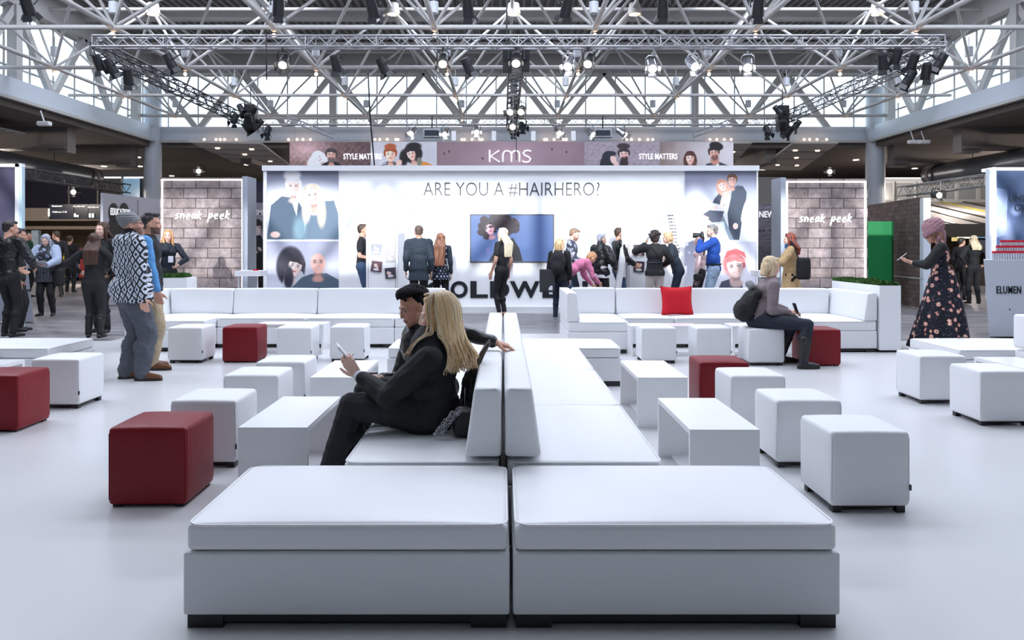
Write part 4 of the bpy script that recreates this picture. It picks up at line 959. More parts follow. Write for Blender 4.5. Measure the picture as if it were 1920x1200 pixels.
text_mesh('lettering', 'ELUMEN', 46/F*11.6, 14/F*11.6, .01, .008, 0, M['black_letter'], de, XP(1868,11.6)-XP(1848,11.6), -.012, ZP(550.5,11.6), 1.12)
MB().tube((XP(1893,11.6)-XP(1848,11.6), -.005, ZP(580,11.6)), (XP(1893,11.6)-XP(1848,11.6), .01, ZP(580,11.6)), .012).obj('socket', M['black'], de)
# tiers of bottles with red caps
bt = thing('product_bottle', 'x', 'bottle', (0,0,-50))
MB().tube((0,0,0), (0,0,.10), .018, n=10).obj('bottle_body', mat('silver_bottle', (.55,.55,.6), .3), bt); MB().tube((0,0,.10), (0,0,.135), .019, .016, n=10).obj('red_cap', mat('red_cap', (.6,.01,.03), .35), bt)
zt = 1.165; sh = thing('bottle_riser', 'clear stepped riser for red capped bottles on the right desk', 'riser', (0,0,0)); fb = True
for r_, (xa, n_) in enumerate(((1862,13),(1869,12),(1877,11))):
    Yb = 11.85+.10*r_; z0 = zt+.002+.085*r_
    if r_: MB().box(XP(xa-3,Yb), XP(1925,Yb), Yb-.045, Yb+.05, zt, z0-.003).obj('step', mat('pale_acrylic', (.6,.63,.72), .2), sh)
    for k in range(n_):
        p = (XP(xa+4.8*k, Yb), Yb, z0); lb = 'red capped bottle in the %s row on the right desk, %s' % (('lowest','middle','top')[r_], ordname(k, 13, 'bottle'))
        if fb: bt.location = p; bt['label'] = lb; bt['group'] = 'red capped bottles on the right desk'; fb = False
        else: copy_tree(bt, lb, p, group='red capped bottles on the right desk')

# ================================================================== FURNITURE
def pouf_proto(nm, m, base_h, seams=True):
    t = thing(nm, 'x', 'pouf', (0,0,-50)); w_ = .205
    cu_ = MB().sbox((0,0,(.42+base_h)/2), (.41,.41,.42-base_h), .022, (.004,.004,.012)).obj('cushion', m, t)
    s = MB()
    for sx in (-1,1):
        for sy in (-1,1): s.path([(sx*.2, sy*.2, base_h+.03), (sx*.2, sy*.2, .39)], .0028, n=5)
    s.path([(-.195,-.195,.404),(.195,-.195,.404),(.195,.195,.404),(-.195,.195,.404)], .003, n=5, closed=True)
    s.obj('seam', m, cu_)
    MB().box(-.165,.165,-.165,.165,.012 if base_h < .02 else base_h*.45,base_h+.01).obj('plinth', M['black_base'], t)
    for sx in (-1,1):
        for sy in (-1,1): MB().box(sx*.165-.022, sx*.165+.022, sy*.165-.022, sy*.165+.022, 0, base_h+.004).obj('foot', M['black_base'], t)
    MB().box(.2, .2085, -.21, -.199, .12, .15).obj('maker_tab', M['black'], cu_) if m is M['leather'] else None
    return t
PW = pouf_proto('pouf', M['leather'], .035); PR = pouf_proto('pouf', M['red'], .012)
GP = 'cube poufs'
def place_pouf(pr, x, y, label, rz=0.0):
    k = pr.name
    if k not in used: used[k] = 1; pr.location = (x, y, 0); pr.rotation_euler = (0,0,rz); pr['label'] = label; pr['group'] = GP
    else: copy_tree(pr, label, (x, y, 0), rz, GP)
pf = [(PW, 1.895, 3.93, 'nearest white cube pouf on the right, closest to the camera', .0), (PW, 1.90, 4.73, 'second white cube pouf in the right column, beside the nearest table', .0), (PW, 1.88, 5.62, 'third white cube pouf in the right column, directly in front of the red one', .01),
      (PR, 1.83, 6.28, 'dark red cube pouf in the right column beside the farther table', -.02), (PW, 1.83, 8.93, 'white cube pouf in the far right row, left one nearest the middle sofa', .0), (PW, 2.47, 8.93, 'white cube pouf in the far right row, middle one', .0),
      (PW, 3.035, 8.77, 'white cube pouf the grey sweater woman sits on', 0.0), (PR, 3.67, 8.74, 'dark red cube pouf beside the seated woman\'s boots', 0.0),
      (PR, -1.88, 4.02, 'nearest dark red cube pouf, at the left front', .015), (PW, -1.86, 4.73, 'white cube pouf right behind the nearest red one', .0), (PW, -1.87, 5.65, 'white cube pouf in the left column, second behind the nearest red one', .0), (PW, -1.84, 6.30, 'white cube pouf in the left column, third behind the nearest red one', .0),
      (PW, -3.735, 8.96, 'white cube pouf in the far left row, right beside the standing men', .0), (PR, -3.11, 9.0, 'dark red cube pouf in the far left row', .01), (PW, -2.455, 8.95, 'white cube pouf just right of the far red one', .0), (PW, -1.85, 9.05, 'white cube pouf in the far left row, nearest the seated women', .0),
      (PW, -3.79, 6.45, 'white cube pouf at the far left beside the long bench', .0), (PR, -3.795, 5.64, 'dark red cube pouf cut by the left photo edge', .0), (PW, 3.835, 6.64, 'farther white cube pouf at the right edge', .0), (PW, 3.855, 5.83, 'white cube pouf cut by the right photo edge', .0)]
for pr, x, y, lb, rz in pf: place_pouf(pr, x, y+.205, lb, rz)

# low tables: a top with two end panels, open along the sides
def table_proto(L=.865, W=.38, h=.38):
    t = thing('low_table', 'x', 'table', (0,0,-50)); e = .03
    MB().box(-W/2, W/2, -L/2, L/2, h-e, h).obj('table_top', M['laminate'], t)
    MB().box(-W/2, W/2, -L/2, -L/2+e, 0, h-e).obj('end_panel', M['laminate'], t); MB().box(-W/2, W/2, L/2-e, L/2, 0, h-e).obj('end_panel', M['laminate'], t)
    MB().box(-W/2+.08, W/2-.08, -L/2+e, L/2-e, .0, .012).obj('floor_rail', M['laminate'], t)
    return t
TB = table_proto()
tl = [(1.208, 4.15, 0, 'nearest white low table on the right'), (1.213, 5.79, 0, 'farther white low table on the right, before the red pouf'), (-1.268, 4.2, 0, 'nearest white low table on the left, at the blonde woman\'s feet'), (-1.277, 5.8, 0, 'farther white low table on the left, behind the held phone'),
      (4.43, 6.0, 0, 'white low table cut by the right photo edge'), (-4.4, 5.85, 0, 'white low table cut by the left photo edge'), (-2.72, 9.72, 1, 'white low table before the far left sofa'), (2.02, 9.50, 1, 'white low table before the far right sofa, behind the poufs'), (3.3, 9.52, 1, 'white low table behind the seated woman\'s pouf')]
for i, (x, y, r_, lb) in enumerate(tl):
    loc = (x, y+(.19 if r_ else .4325), 0)
    if i == 0: TB.location = loc; TB['label'] = lb; TB['group'] = 'white low tables'
    else: copy_tree(TB, lb, loc, PI/2 if r_ else 0, 'white low tables')

def cushion(nm, x0, x1, y0, y1, z0, z1, parent, bulge=.02, r=.02, pipe=True):
    cq = MB().sbox(((x0+x1)/2, (y0+y1)/2, (z0+z1)/2), (x1-x0, y1-y0, z1-z0), r, (.004,.004,bulge), n=10).obj(nm, M['seat'], parent)
    if pipe:
        p = MB(); rr = .05; pts = []
        for cx_, cy_, a0_ in ((x1-rr, y1-rr, 0), (x0+rr, y1-rr, PI/2), (x0+rr, y0+rr, PI), (x1-rr, y0+rr, 1.5*PI)):
            for q in range(5): a = a0_+PI/2*q/4; pts.append((cx_+rr*math.cos(a)*.98, cy_+rr*math.sin(a)*.98, z1-.003+.0015*math.sin(len(pts)*1.7)))
        p.path(pts, .0042, n=6, closed=True); p.obj('piping', M['piping'], cq)
def seat_base(x0, x1, y0, y1, z1, parent):
    MB().sbox(((x0+x1)/2, (y0+y1)/2, (.05+z1)/2), (x1-x0, y1-y0, z1-.05), .010, (.002,.003,0)).obj('base', M['leather'], parent)
    e = .012
    MB().box(x0+e+.1, x1-e-.1, y0+e+.01, y1-e, .016, .052).obj('plinth', M['black_base'], parent)
    for a, b in ((x0+e, x0+.14), (x1-.14, x1-e)):
        MB().box(a, b, y0+e, y0+.15, 0, .052).obj('foot', M['black_base'], parent); MB().box(a, b, y1-.15, y1-e, 0, .052).obj('foot', M['black_base'], parent)
def bench(x0, x1, y0, y1, label, zt=.375):
    t = thing('bench', label, 'bench', (0,0,0), 0, 'white backless bench units')
    seat_base(x0, x1, y0, y1, .275, t); cushion('seat', x0+.008, x1-.008, y0+.008, y1-.008, .277, zt, t, .028)
    return t
XM = .030
bench(-1.152, XM-.006, 2.744, 3.49, 'large white bench in the left foreground'); bench(XM+.006, 1.215, 2.744, 3.49, 'large white bench in the right foreground')
bench(-1.14, XM-.02, 7.49, 8.24, 'white bench unit at the far end of the middle sofa, left half'); bench(XM-.01, 1.165, 7.49, 8.24, 'white bench unit at the far end of the middle sofa, right half')
def back_taper(wt, wb, side):
    def f(p): return p
    return f
def sofa_unit(label, y0, y1, side, x0=None, d=.72, zt=.385, zb=.725, parent_rot=None, loc=(0,0,0), rz=0, group='white sofa units', corner=False):
    """unit with its back at x=0 reaching out to x=side*d"""
    t = thing('sofa', label, 'sofa', loc, rz, group); s = side
    xa, xb = sorted((0.012*s, d*s)); seat_base(xa, xb, y0+.003, y1-.003, .275, t)
    cushion('seat', xa+.005, xb-.005, y0+.006, y1-.006, .277, zt, t, .02)
    h = zb-.405
    def tp(p):
        f = (p.z+h/2)/h; f = max(0, min(1, f))
        if p.x*s > 0: return Vector((p.x*(1-.52*f)-.0*s, p.y, p.z))
        return p
    cxm = (.0+.17)/2*s
    bq = MB().sbox((cxm+.005*s, (y0+y1)/2, .405+h/2), (.17, y1-y0-.012, h), .022, (.004,.004,.008), n=8, taper=tp).obj('backrest', M['seat'], t)
    for yy in (y0+.01, y1-.01): p = MB(); p.path([(.012*s, yy, .42), (.014*s, yy, zb-.02), (.03*s, yy, zb-.003), (.115*s, yy, zb-.008), (.165*s, yy, .43)], .0035, n=5); p.obj('piping', M['piping'], bq)
    if corner: MB().sbox(((.17+d)/2*s, y1-.085, .405+h/2), (d-.18, .16, h), .022, (.004,.004,.008), n=8).obj('backrest', M['seat'], t)
    return t
XC = .004
nmz = ['nearest', 'middle', 'farthest']
for i, (a, b) in enumerate(((3.505, 4.77), (4.77, 6.13), (6.13, 7.48))):
    sofa_unit('white sofa unit of the middle row facing right, %s of three' % nmz[i], a, b, 1, loc=(XC,0,0), d=.735)
    sofa_unit('white sofa unit of the middle row facing left, %s' % ('nearest, the two women sit on it', 'middle one behind the two women', 'farthest of three')[i], a, b, -1, loc=(XC-.006,0,0), d=.735)
# far sofas: rows along X facing the camera (unit local y -> world x)
def row(xs, yb, ordn):
    for i in range(len(xs)-1):
        a, b = xs[i], xs[i+1]
        # rz=-90deg: local +x -> world -y, local +y -> world +x
        sofa_unit('white sofa unit in the far %s row, %s' % (ordn, ordname(i, 4, 'unit')), a, b, 1, loc=(0, yb, 0), rz=-PI/2, d=.80, zt=.40, zb=.765)
row([-3.88, -2.67, -1.47, -.83], 11.12, 'left')
row([1.625, 2.32, 3.87], 11.12, 'right')
# wings and corners
sofa_unit('white sofa wing at the left end of the far left sofa, facing right', 9.95, 11.12, 1, loc=(-4.95, 0, 0), d=1.07, zt=.40, zb=.765, corner=True)
sofa_unit('white sofa wing at the right end of the far right sofa, facing left', 9.88, 11.12, -1, loc=(4.86, 0, 0), d=.98, zt=.40, zb=.765, corner=True)
sofa_unit('white sofa wing at the left end of the far right sofa, facing right', 9.77, 11.12, 1, loc=(.815, 0, 0), d=.80, zt=.40, zb=.775, corner=True)
# planters with moss
def moss(x0, x1, y0, y1, z, parent, n=2600, h=.10, seed=1):
    rs = random.Random(seed); mb = MB(); mb.box(x0, x1, y0, y1, z-.05, z+.01)
    for k in range(n):
        x, y = rs.uniform(x0, x1), rs.uniform(y0, y1); hh = h*rs.uniform(.3, 1)*(.7+.3*noise.noise(Vector((x*4, y*4, 0)))); a = rs.uniform(0, 6.3); w_ = rs.uniform(.010, .022); l = Vector((math.cos(a)*w_, math.sin(a)*w_, 0)); tip = Vector((x+rs.uniform(-.04,.04), y+rs.uniform(-.04,.04), z+hh)); b = Vector((x, y, z))
        mb.add([b-l, b+l, (b+tip)/2+l*1.3, tip, (b+tip)/2-l*1.3], [(0,1,2,3,4)])
    o = mb.obj('moss', M['moss'], parent); o['kind'] = 'stuff'
pt = thing('planter', 'white box planter topped with green moss at the right end of the far sofa', 'planter', (0,0,0))
MB().box(4.875, 5.15, 9.87, 11.3, .03, .865).obj('box', M['gloss_white'], pt); MB().box(4.9, 5.12, 9.92, 11.3, 0, .03).obj('plinth', M['black_base'], pt); moss(4.90, 5.13, 9.9, 11.28, .865, pt, 2600)
pt = thing('planter', 'white box planter with green moss behind the left sofa wing', 'planter', (0,0,0))
MB().box(XP(285,12.1), XP(350,12.1), 12.1, 12.5, .03, ZP(521,12.1)).obj('box', M['gloss_white'], pt); moss(XP(287,12.1), XP(340,12.1), 12.12, 12.48, ZP(521,12.1), pt, 1500, .10, 2)
# red scatter cushion
rc = thing('scatter_cushion', 'bright red square cushion leaning on the far right sofa', 'cushion', P(1269, 564, 10.74), 0); rc.rotation_euler = (math.radians(-12), 0, math.radians(2))
m_ = MB(); nn = 18; vs = []; hw, hh = .225, .205
for sgn in (-1, 1):
    for j in range(nn+1):
        for i in range(nn+1):
            u, v = i/nn*2-1, j/nn*2-1; pin = 1-.10*(1-u*u)*abs(v)**3; pin2 = 1-.10*(1-v*v)*abs(u)**3
            vs.append((u*hw*pin2, sgn*.075*max(0,(1-u**4)*(1-v**4))**.7, v*hh*pin))
N = (nn+1)**2; fs = []
for j in range(nn):
    for i in range(nn):
        a = j*(nn+1)+i; fs.append((a, a+1, a+nn+2, a+nn+1)); fs.append((N+a, N+a+nn+1, N+a+nn+2, N+a+1))
m_.add(vs, fs, True); m_.obj('cover', M['cushion_red'], rc)
m_ = MB(); m_.path([(u*hw*(1-.1*(1-v*v)*abs(u)**3), 0, v*hh*(1-.1*(1-u*u)*abs(v)**3)) for (u, v) in [(-1+2*k/10,-1) for k in range(10)]+[(1,-1+2*k/10) for k in range(10)]+[(1-2*k/10,1) for k in range(10)]+[(-1,1-2*k/10) for k in range(10)]], .006, closed=True); m_.obj('piping', M['cushion_red'], rc)
# benches and sofas of the outer groups, cut by the photo's edges
bench(-5.62, -4.44, 7.46, 8.30, 'white bench at the left photo edge, behind the poufs')
bench(4.40, 5.62, 7.36, 8.28, 'white bench at the right photo edge, before the floral dress')
sofa_unit('white sofa unit cut by the left photo edge', 6.2, 7.45, 1, loc=(-5.66, 0, 0), d=.75)
sofa_unit('white sofa unit cut by the right photo edge', 6.1, 7.34, 1, loc=(4.9, 0, 0), d=.75)
t = thing('folded_glasses', 'tiny dark pair of glasses lying on the right edge bench', 'glasses', (XP(1805,7.95), 7.95, .418), .4)
MB().path([(-.07,0,.004),(-.03,.01,.004),(0,0,.004),(.03,.01,.004),(.07,0,.004)], .005).obj('frame', M['black'], t); MB().path([(.07,0,.004),(.03,.06,.004)], .004).obj('temple', M['black'], t)
# ================================================================== PEOPLE
def V(*a): return Vector(a)
def ik(a, c, l1, l2, hint):
    d = c-a; L = d.length; mx_ = (l1+l2)*.999
    if L > mx_: c = a+d.normalized()*mx_; d = c-a; L = mx_
    x = (l1*l1-l2*l2+L*L)/(2*L); h = math.sqrt(max(0, l1*l1-x*x)); u = d.normalized()
    hp = hint - u*hint.dot(u); hp = hp.normalized() if hp.length > 1e-4 else V(0,1,0)
    return a+u*x+hp*h, c
def remesh(mb, name, vox, smooth=2, fac=.5):
    me = mb.mesh('tmp'); o = bpy.data.objects.new('tmp', me); COL.objects.link(o)
    m = o.modifiers.new('r', 'REMESH'); m.mode = 'VOXEL'; m.voxel_size = vox; m.use_smooth_shade = True
    if smooth: s = o.modifiers.new('s', 'SMOOTH'); s.factor = fac; s.iterations = smooth
    dg = bpy.context.evaluated_depsgraph_get(); r = bpy.data.meshes.new_from_object(o.evaluated_get(dg)); r.name = name
    bpy.data.objects.remove(o); bpy.data.meshes.remove(me)
    r.polygons.foreach_set('use_smooth', [True]*len(r.polygons)); r.update()
    return r
def getv(me): a = np.zeros(len(me.vertices)*3); me.vertices.foreach_get('co', a); return a.reshape(-1, 3)
def getn(me): a = np.zeros(len(me.vertices)*3); me.vertices.foreach_get('normal', a); return a.reshape(-1, 3)
def displace(me, amt, fn):
    v = getv(me); n = getn(me); d = np.array([fn(p) for p in v])*amt; v += n*d[:, None]; me.vertices.foreach_set('co', v.ravel()); me.update()
def folds(me, amt, sc=14, seed=0):
    off = Vector((seed*3.1, seed*1.7, 0))
    displace(me, amt, lambda p: noise.noise(Vector((p[0]*sc, p[1]*sc, p[2]*sc*.8))+off) + .5*noise.noise(Vector((p[0]*sc*2.2, p[1]*sc*2.2, p[2]*sc*2.8))+off))

M['skin'] = attr_mat('skin', .5, sss=.0, spec=.35); M['hairm'] = attr_mat('hair', .42, bump=.5, bscale=60, stretch=(8,8,1), spec=.5)
M['hair_s'] = attr_mat('hair_strands', .34, spec=.6)
SK = rgb(214,164,142); SKD = rgb(206,156,132); SKP = rgb(232,190,172)

class Fig:
    def __init__(s, label, loc, heading, h, g=1.0, skin=SK, vox=.010, cat='person', female=True):
        s.root = thing('person', label, 'person', loc, heading); s.h = h; s.k = h/1.7; s.g = g; s.skin = skin; s.vox = vox; s.fem = female
        s.J = {}; s.paint = []; s.hands = {}
    def R(s, ax, ang): return Matrix.Rotation(ang, 3, ax)
    def stand(s, lean=0, side=0, hipy=0, hz=.52):
        k = s.k; J = s.J; h = s.h
        J['hip'] = V(0, hipy, hz*h)
        T = s.R('X', -lean) @ s.R('Y', side); s.T = T
        J['waist'] = J['hip'] + T @ V(0, .01*k, .115*h); J['chest'] = J['hip'] + T @ V(0, .0, .215*h); J['neck'] = J['hip'] + T @ V(0, -.01*k, .315*h)
        sw = (.098 if s.fem else .112)*h
        for n, sx in (('L', -1), ('R', 1)):
            J['sh'+n] = J['hip'] + T @ V(sx*sw, -.005*k, .288*h); J['hj'+n] = J['hip'] + V(sx*.052*h, 0, -.005*h)
            J['ft'+n] = V(sx*.06*h, .0, .045*h)
        return s
    def sit(s, hip, neck, kneeL, kneeR, footL, footR, roll=None):
        J = s.J; h = s.h; hip, neck = V(*hip), V(*neck); J['hip'] = hip; d = neck-hip; L = d.length; u = d.normalized()
        right = V(1,0,0) if roll is None else V(*roll).normalized()
        f = u.cross(right)*-1; f.normalize(); right = f.cross(u).normalized(); right = right if right.x > -.5 else -right
        s.T = Matrix((right, f, u)).transposed()
        J['waist'] = hip+u*L*.36 - f*0.012; J['chest'] = hip+u*L*.68 - f*.02; J['neck'] = neck
        sw = (.098 if s.fem else .112)*h
        for n, sx in (('L', -1), ('R', 1)):
            J['sh'+n] = neck - u*.04*h + right*sx*sw; J['hj'+n] = hip + right*sx*.052*h
        J['knL'], J['knR'], J['ftL'], J['ftR'] = V(*kneeL), V(*kneeR), V(*footL), V(*footR)
        return s
    def legs(s, L=None, R=None, kh=None):
        J = s.J; h = s.h
        if L: J['ftL'] = V(*L)
        if R: J['ftR'] = V(*R)
        for n in 'LR':
            if 'kn'+n not in J: J['kn'+n], J['ft'+n] = ik(J['hj'+n], J['ft'+n], .245*h, .237*h, V(*(kh or (0, 1, 0))))
        return s
    def arm(s, n, target, hint=(0,-1,-.2), hdir=None, normal=None, curl=.35, thumb=1, relax=True):
        J = s.J; h = s.h; sx = -1 if n == 'L' else 1
        el, wr = ik(J['sh'+n], V(*target), .172*h, .150*h, V(*hint)); J['el'+n], J['wr'+n] = el, wr
        hd = V(*hdir).normalized() if hdir else (wr-el).normalized()
        nm = V(*normal).normalized() if normal else V(-sx, 0, 0)
        nm = (nm - hd*nm.dot(hd)); nm = nm.normalized() if nm.length > .01 else hd.cross(V(0,0,1)).normalized()
        s.hands[n] = (wr, hd, nm, curl, sx*thumb)
        return s
    def hang(s, n, out=.03, fwd=.03, drop=.0):
        sx = -1 if n == 'L' else 1; sh = s.J['sh'+n]
        return s.arm(n, (sh.x+sx*(out*s.k+.02), sh.y+fwd, sh.z-.315*s.h+drop), (sx*.3, -1, 0), hdir=(0, .15, -1), normal=(-sx, 0, .0))
    def head(s, yaw=0, pitch=0, roll=0, fwd=.02):
        s.HR = s.R('Z', yaw) @ s.R('X', -pitch) @ s.R('Y', roll)
        k = s.k; s.J['head'] = s.J['neck'] + s.T @ V(0, fwd*k, .062*k) + s.HR @ V(0, .015*k, .085*k)
        return s
    def hp(s, *a): return s.J['head'] + s.HR @ (V(*a)*s.k)
    # ---- bodies
    def hand(s, mb, n):
        wr, hd, nm, curl, ts = s.hands[n]; k = s.k*(.92 if s.fem else 1.0); w_ = hd.cross(nm).normalized()
        # w_ points across the palm; thumb on the side ts
        ends = []; base = wr + hd*.005
        fl = [(.031, .94, .072), (.010, 1.0, .080), (-.011, .95, .074), (-.031, .78, .060)]
        tsd = w_*ts
        for i, (o, kk, L) in enumerate(fl):
            kn = base + hd*(.088-.004*abs(i-1))*k + tsd*o*k
            mb.caps(base + tsd*o*.55*k, .0155*k, kn, .0125*k, n=8)
            d = hd.copy(); p = kn; r = .0092*k if i < 3 else .0080*k
            for j, f in enumerate((.5, .30, .24)):
                ang = curl*(.7+.45*j)*(1+.12*i); ax = w_
                d = (Matrix.Rotation(-ang, 3, ax) @ d) if (hd.cross(nm)).dot(ax) < 0 else (Matrix.Rotation(ang, 3, ax) @ d)
                q = p + (d + tsd*o*1.2).normalized()*L*f*k*1.02; mb.caps(p, r, q, r*.9, n=8); p = q; r *= .9
            ends.append((p, d))
        p = base + tsd*.022*k + hd*.012*k; d = (hd*.62 + tsd*.72 + nm*.28).normalized()
        for j, (L, r0, r1) in enumerate(((.042, .0155, .0125), (.032, .0118, .0105), (.026, .0103, .008))):
            q = p + d*L*k; mb.caps(p, r0*k, q, r1*k, n=8); p = q; d = (d*.8 + hd*.35 - tsd*.08).normalized()
        ends.append((p, d))
        s.tips = getattr(s, 'tips', {}); s.tips[n] = ends
    def headgeo(s, mb):
        k = s.k; HR = s.HR; hp = s.hp
        e = lambda c, r: mb.ell(hp(*c), tuple(q*k for q in r), HR, nu=20, nv=14)
        e((0,-.015,.030), (.074,.092,.084)); e((0,.030,-.030), (.058,.060,.078)); e((0,.046,-.068), (.038,.036,.038)); e((0,.070,-.090), (.023,.020,.019))
        mb.caps(hp(0,.082,.012), .0085*k, hp(0,.097,-.026), .0115*k, n=10)
        for sx in (-1, 1):
            mb.caps(hp(sx*.012,.080,.022), .011*k, hp(sx*.046,.066,.020), .010*k, n=8); e((sx*.036,.062,-.028), (.022,.022,.024)); e((sx*.011,.090,-.030), (.009,.009,.007))
            mb.ell(hp(sx*.074,-.004,-.008), (.009*k,.020*k,.031*k), HR @ s.R('Z', sx*.35), nu=12, nv=8)
        e((0,.086,-.056), (.023,.010,.0065)); e((0,.084,-.065), (.019,.010,.007))
    def body(s):
        k, g, J, h = s.k, s.g, s.J, s.h; mb = MB(); s.headgeo(mb)
        nk = .050*k*(1.1 if not s.fem else .92)
        mb.caps(J['neck']+s.T @ V(0,0,-.02), nk*1.12, s.hp(0,-.022,-.055), nk)
        s._torso(mb, .90, g); 
        for n in 'LR':
            if 'el'+n in J:
                mb.caps(J['sh'+n], .046*k*g, J['el'+n], .036*k*g); mb.caps(J['el'+n], .038*k*g, J['wr'+n], .025*k, flat=None); s.hand(mb, n)
            mb.caps(J['hj'+n], .075*k*g, J['kn'+n], .050*k*g); mb.caps(J['kn'+n], .052*k*g, J['ft'+n], .036*k)
        me = remesh(mb, 'body', s.vox, 1, .4)
        v = getv(me); c = np.tile(np.array(s.skin), (len(v), 1))
        hc = np.array(s.J['head']); Rm = np.array(s.HR); loc = (v-hc) @ Rm / k      # into head coordinates
        def spot(cx, cy, cz, rx, ry, rz, col, al=1.0):
            d = ((loc[:,0]-cx)/rx)**2 + ((loc[:,1]-cy)/ry)**2 + ((loc[:,2]-cz)/rz)**2; a = np.clip(1.6-d*1.2, 0, 1)[:, None]*al
            return a, np.array(col)
        def ap(t): nonlocal c; a, q = t; c = c*(1-a)+q*a
        dark = [x*.45 for x in s.skin]
        for sx in (-1, 1):
            ap(spot(sx*.040,.070,-.030,.022,.03,.020,[s.skin[0]*1.02,s.skin[1]*.80,s.skin[2]*.80], .5))
            ap(spot(sx*.030,.085,.002,.019,.02,.0095,dark, .55)); ap(spot(sx*.030,.086,.001,.0145,.022,.0062,(.75,.72,.70), .8)); ap(spot(sx*.030,.086,.001,.0066,.022,.0066,(.03,.02,.015)))
            ap(spot(sx*.030,.088,.0068,.0155,.02,.0022,(.03,.02,.015), .8))
            ap(spot(sx*.032,.085,.024,.020,.025,.0048,getattr(s,'brow',(.06,.035,.02)), .85)); ap(spot(sx*.008,.096,-.037,.0045,.01,.003,dark, .8))
        ap(spot(0,.092,-.060,.0215,.03,.0085,getattr(s,'lip',(s.skin[0]*.72,s.skin[1]*.38,s.skin[2]*.38)), .85)); ap(spot(0,.096,-.0605,.021,.03,.0014,dark, .8))
        if getattr(s, 'beard', None):
            m_ = ((loc[:,2] < -.038) & (loc[:,1] > .0) & (loc[:,2] > -.12) & (np.abs(loc[:,0]) < .075) & ~((np.abs(loc[:,0]) < .02) & (np.abs(loc[:,2]+.060) < .009)))
            c[m_] = c[m_]*.3 + np.array(s.beard)*.7
        for n in s.hands:
            for (p, d) in s.tips[n]:
                if getattr(s, 'nail', None):
                    dd = np.linalg.norm(v-np.array(p+d*.002), axis=1); a = np.clip(1.5-dd/(.0065*k), 0, 1)[:, None]; c = c*(1-a)+np.array(s.nail)*a
        setcol(me, c); o = link('body', me, M['skin'], s.root); return o
    def _torso(s, mb, f, g, low=True):
        J, k = s.J, s.k; T = s.T; fem = s.fem
        def el(c, r): mb.ell(c, tuple(q*k*f*g for q in r), T, nu=20, nv=12)
        ch = (.145 if fem else .165); hw = (.165 if fem else .155)
        el(J['chest']+T @ V(0,0,.02*k), (ch, .105, .17)); el(J['waist'], (.128 if fem else .145, .098, .15))
        if low: mb.ell(J['hip']+V(0,0,.0), (hw*k*f*g, .115*k*f*g, .12*k*f*g), None, nu=20, nv=12)
        mb.caps(J['hip'], .11*k*f*g, J['waist'], .11*k*f*g); mb.caps(J['shL'], .052*k*f*g, J['shR'], .052*k*f*g)
        mb.caps(J['shL'], .05*k*f*g, J['neck']+T @ V(-.02,0,.0), .045*k*f); mb.caps(J['shR'], .05*k*f*g, J['neck']+T @ V(.02,0,.0), .045*k*f)
        if fem:
            for sx in (-1, 1): mb.ell(J['chest']+T @ V(sx*.066*k, .078*k*g, .02*k), .062*k*f*g)
    def top(s, m, name='jacket', f=1.06, sleeve='long', hem=None, add=0.012, fold=.006, collar=0, extra=None, cut=None, wrist=.035):
        J, k, g = s.J, s.k, s.g; mb = MB(); s._torso(mb, f, g, low=True)
        for n in 'LR':
            if 'el'+n not in J or sleeve == 'none': continue
            mb.caps(J['sh'+n], (.052+add)*k*g, J['sh'+n].lerp(J['el'+n], 1 if sleeve == 'long' else .62), (.043+add)*k*g if sleeve == 'long' else (.05+add)*k*g)
            if sleeve == 'long':
                wr = J['wr'+n]; d = (wr-J['el'+n]).normalized(); mb.caps(J['el'+n], (.043+add)*k*g, wr-d*wrist*k, (.030+add*.8)*k*(1+(g-1)*.4))
        if hem: # (z of hem, radius x, radius y) a closed skirt of the garment
            hz, rx, ry = hem[:3]; top_ = J['waist']; c0 = J['hip']; n = 24; rings = []
            for t in np.linspace(0, 1, 7):
                z = top_.z*(1-t)+hz*t; ax = (.125*f*g*k)*(1-t)+rx*t; ay = (.10*f*g*k)*(1-t)+ry*t; cx_ = top_.x*(1-t)+c0.x*t; cy_ = top_.y*(1-t)+(c0.y+(hem[3] if len(hem) > 3 else 0))*t
                rings.append([(cx_+ax*math.cos(a)*(1+.05*t*math.sin(7*a)), cy_+ay*math.sin(a)*(1+.05*t*math.sin(7*a)), z) for a in [2*PI*i/n for i in range(n)]])
            vs = [p for r in rings for p in r]; m_ = len(rings); mb.add(vs, [(j*n+i, (j+1)*n+i, (j+1)*n+(i+1) % n, j*n+(i+1) % n) for j in range(m_-1) for i in range(n)] + [tuple(range(n)), tuple(range((m_-1)*n, m_*n))[::-1]], True)
        if collar: mb.caps(J['neck']+s.T @ V(0,-.005,-.01), (.062+collar)*k, s.hp(0,-.035,-.085 if collar < .02 else -.075), (.056+collar)*k)
        if extra: extra(mb, s)
        me = remesh(mb, name, s.vox, 3, .6); folds(me, fold, 11 if s.vox > .008 else 9, len(bpy.data.objects) % 17)
        if s.T[2][2] > .9 and 'ftL' in J and J['hip'].z > .7*k:   # straight hem on standing figures
            zc = (hem[0]+.012 if hem else J['hip'].z-.045*k); v = getv(me); arms = np.zeros(len(v), bool)
            for n in 'LR':
                if 'wr'+n in J: arms |= (np.linalg.norm(v-np.array(J['wr'+n]), axis=1) < .13) | (np.linalg.norm(v-np.array(J['elL' if n == 'L' else 'elR']), axis=1) < .10)
            lo = (v[:,2] < zc) & ~arms; v[lo, 2] = zc; me.vertices.foreach_set('co', v.ravel()); me.update()
        return link(name, me, m, s.root)
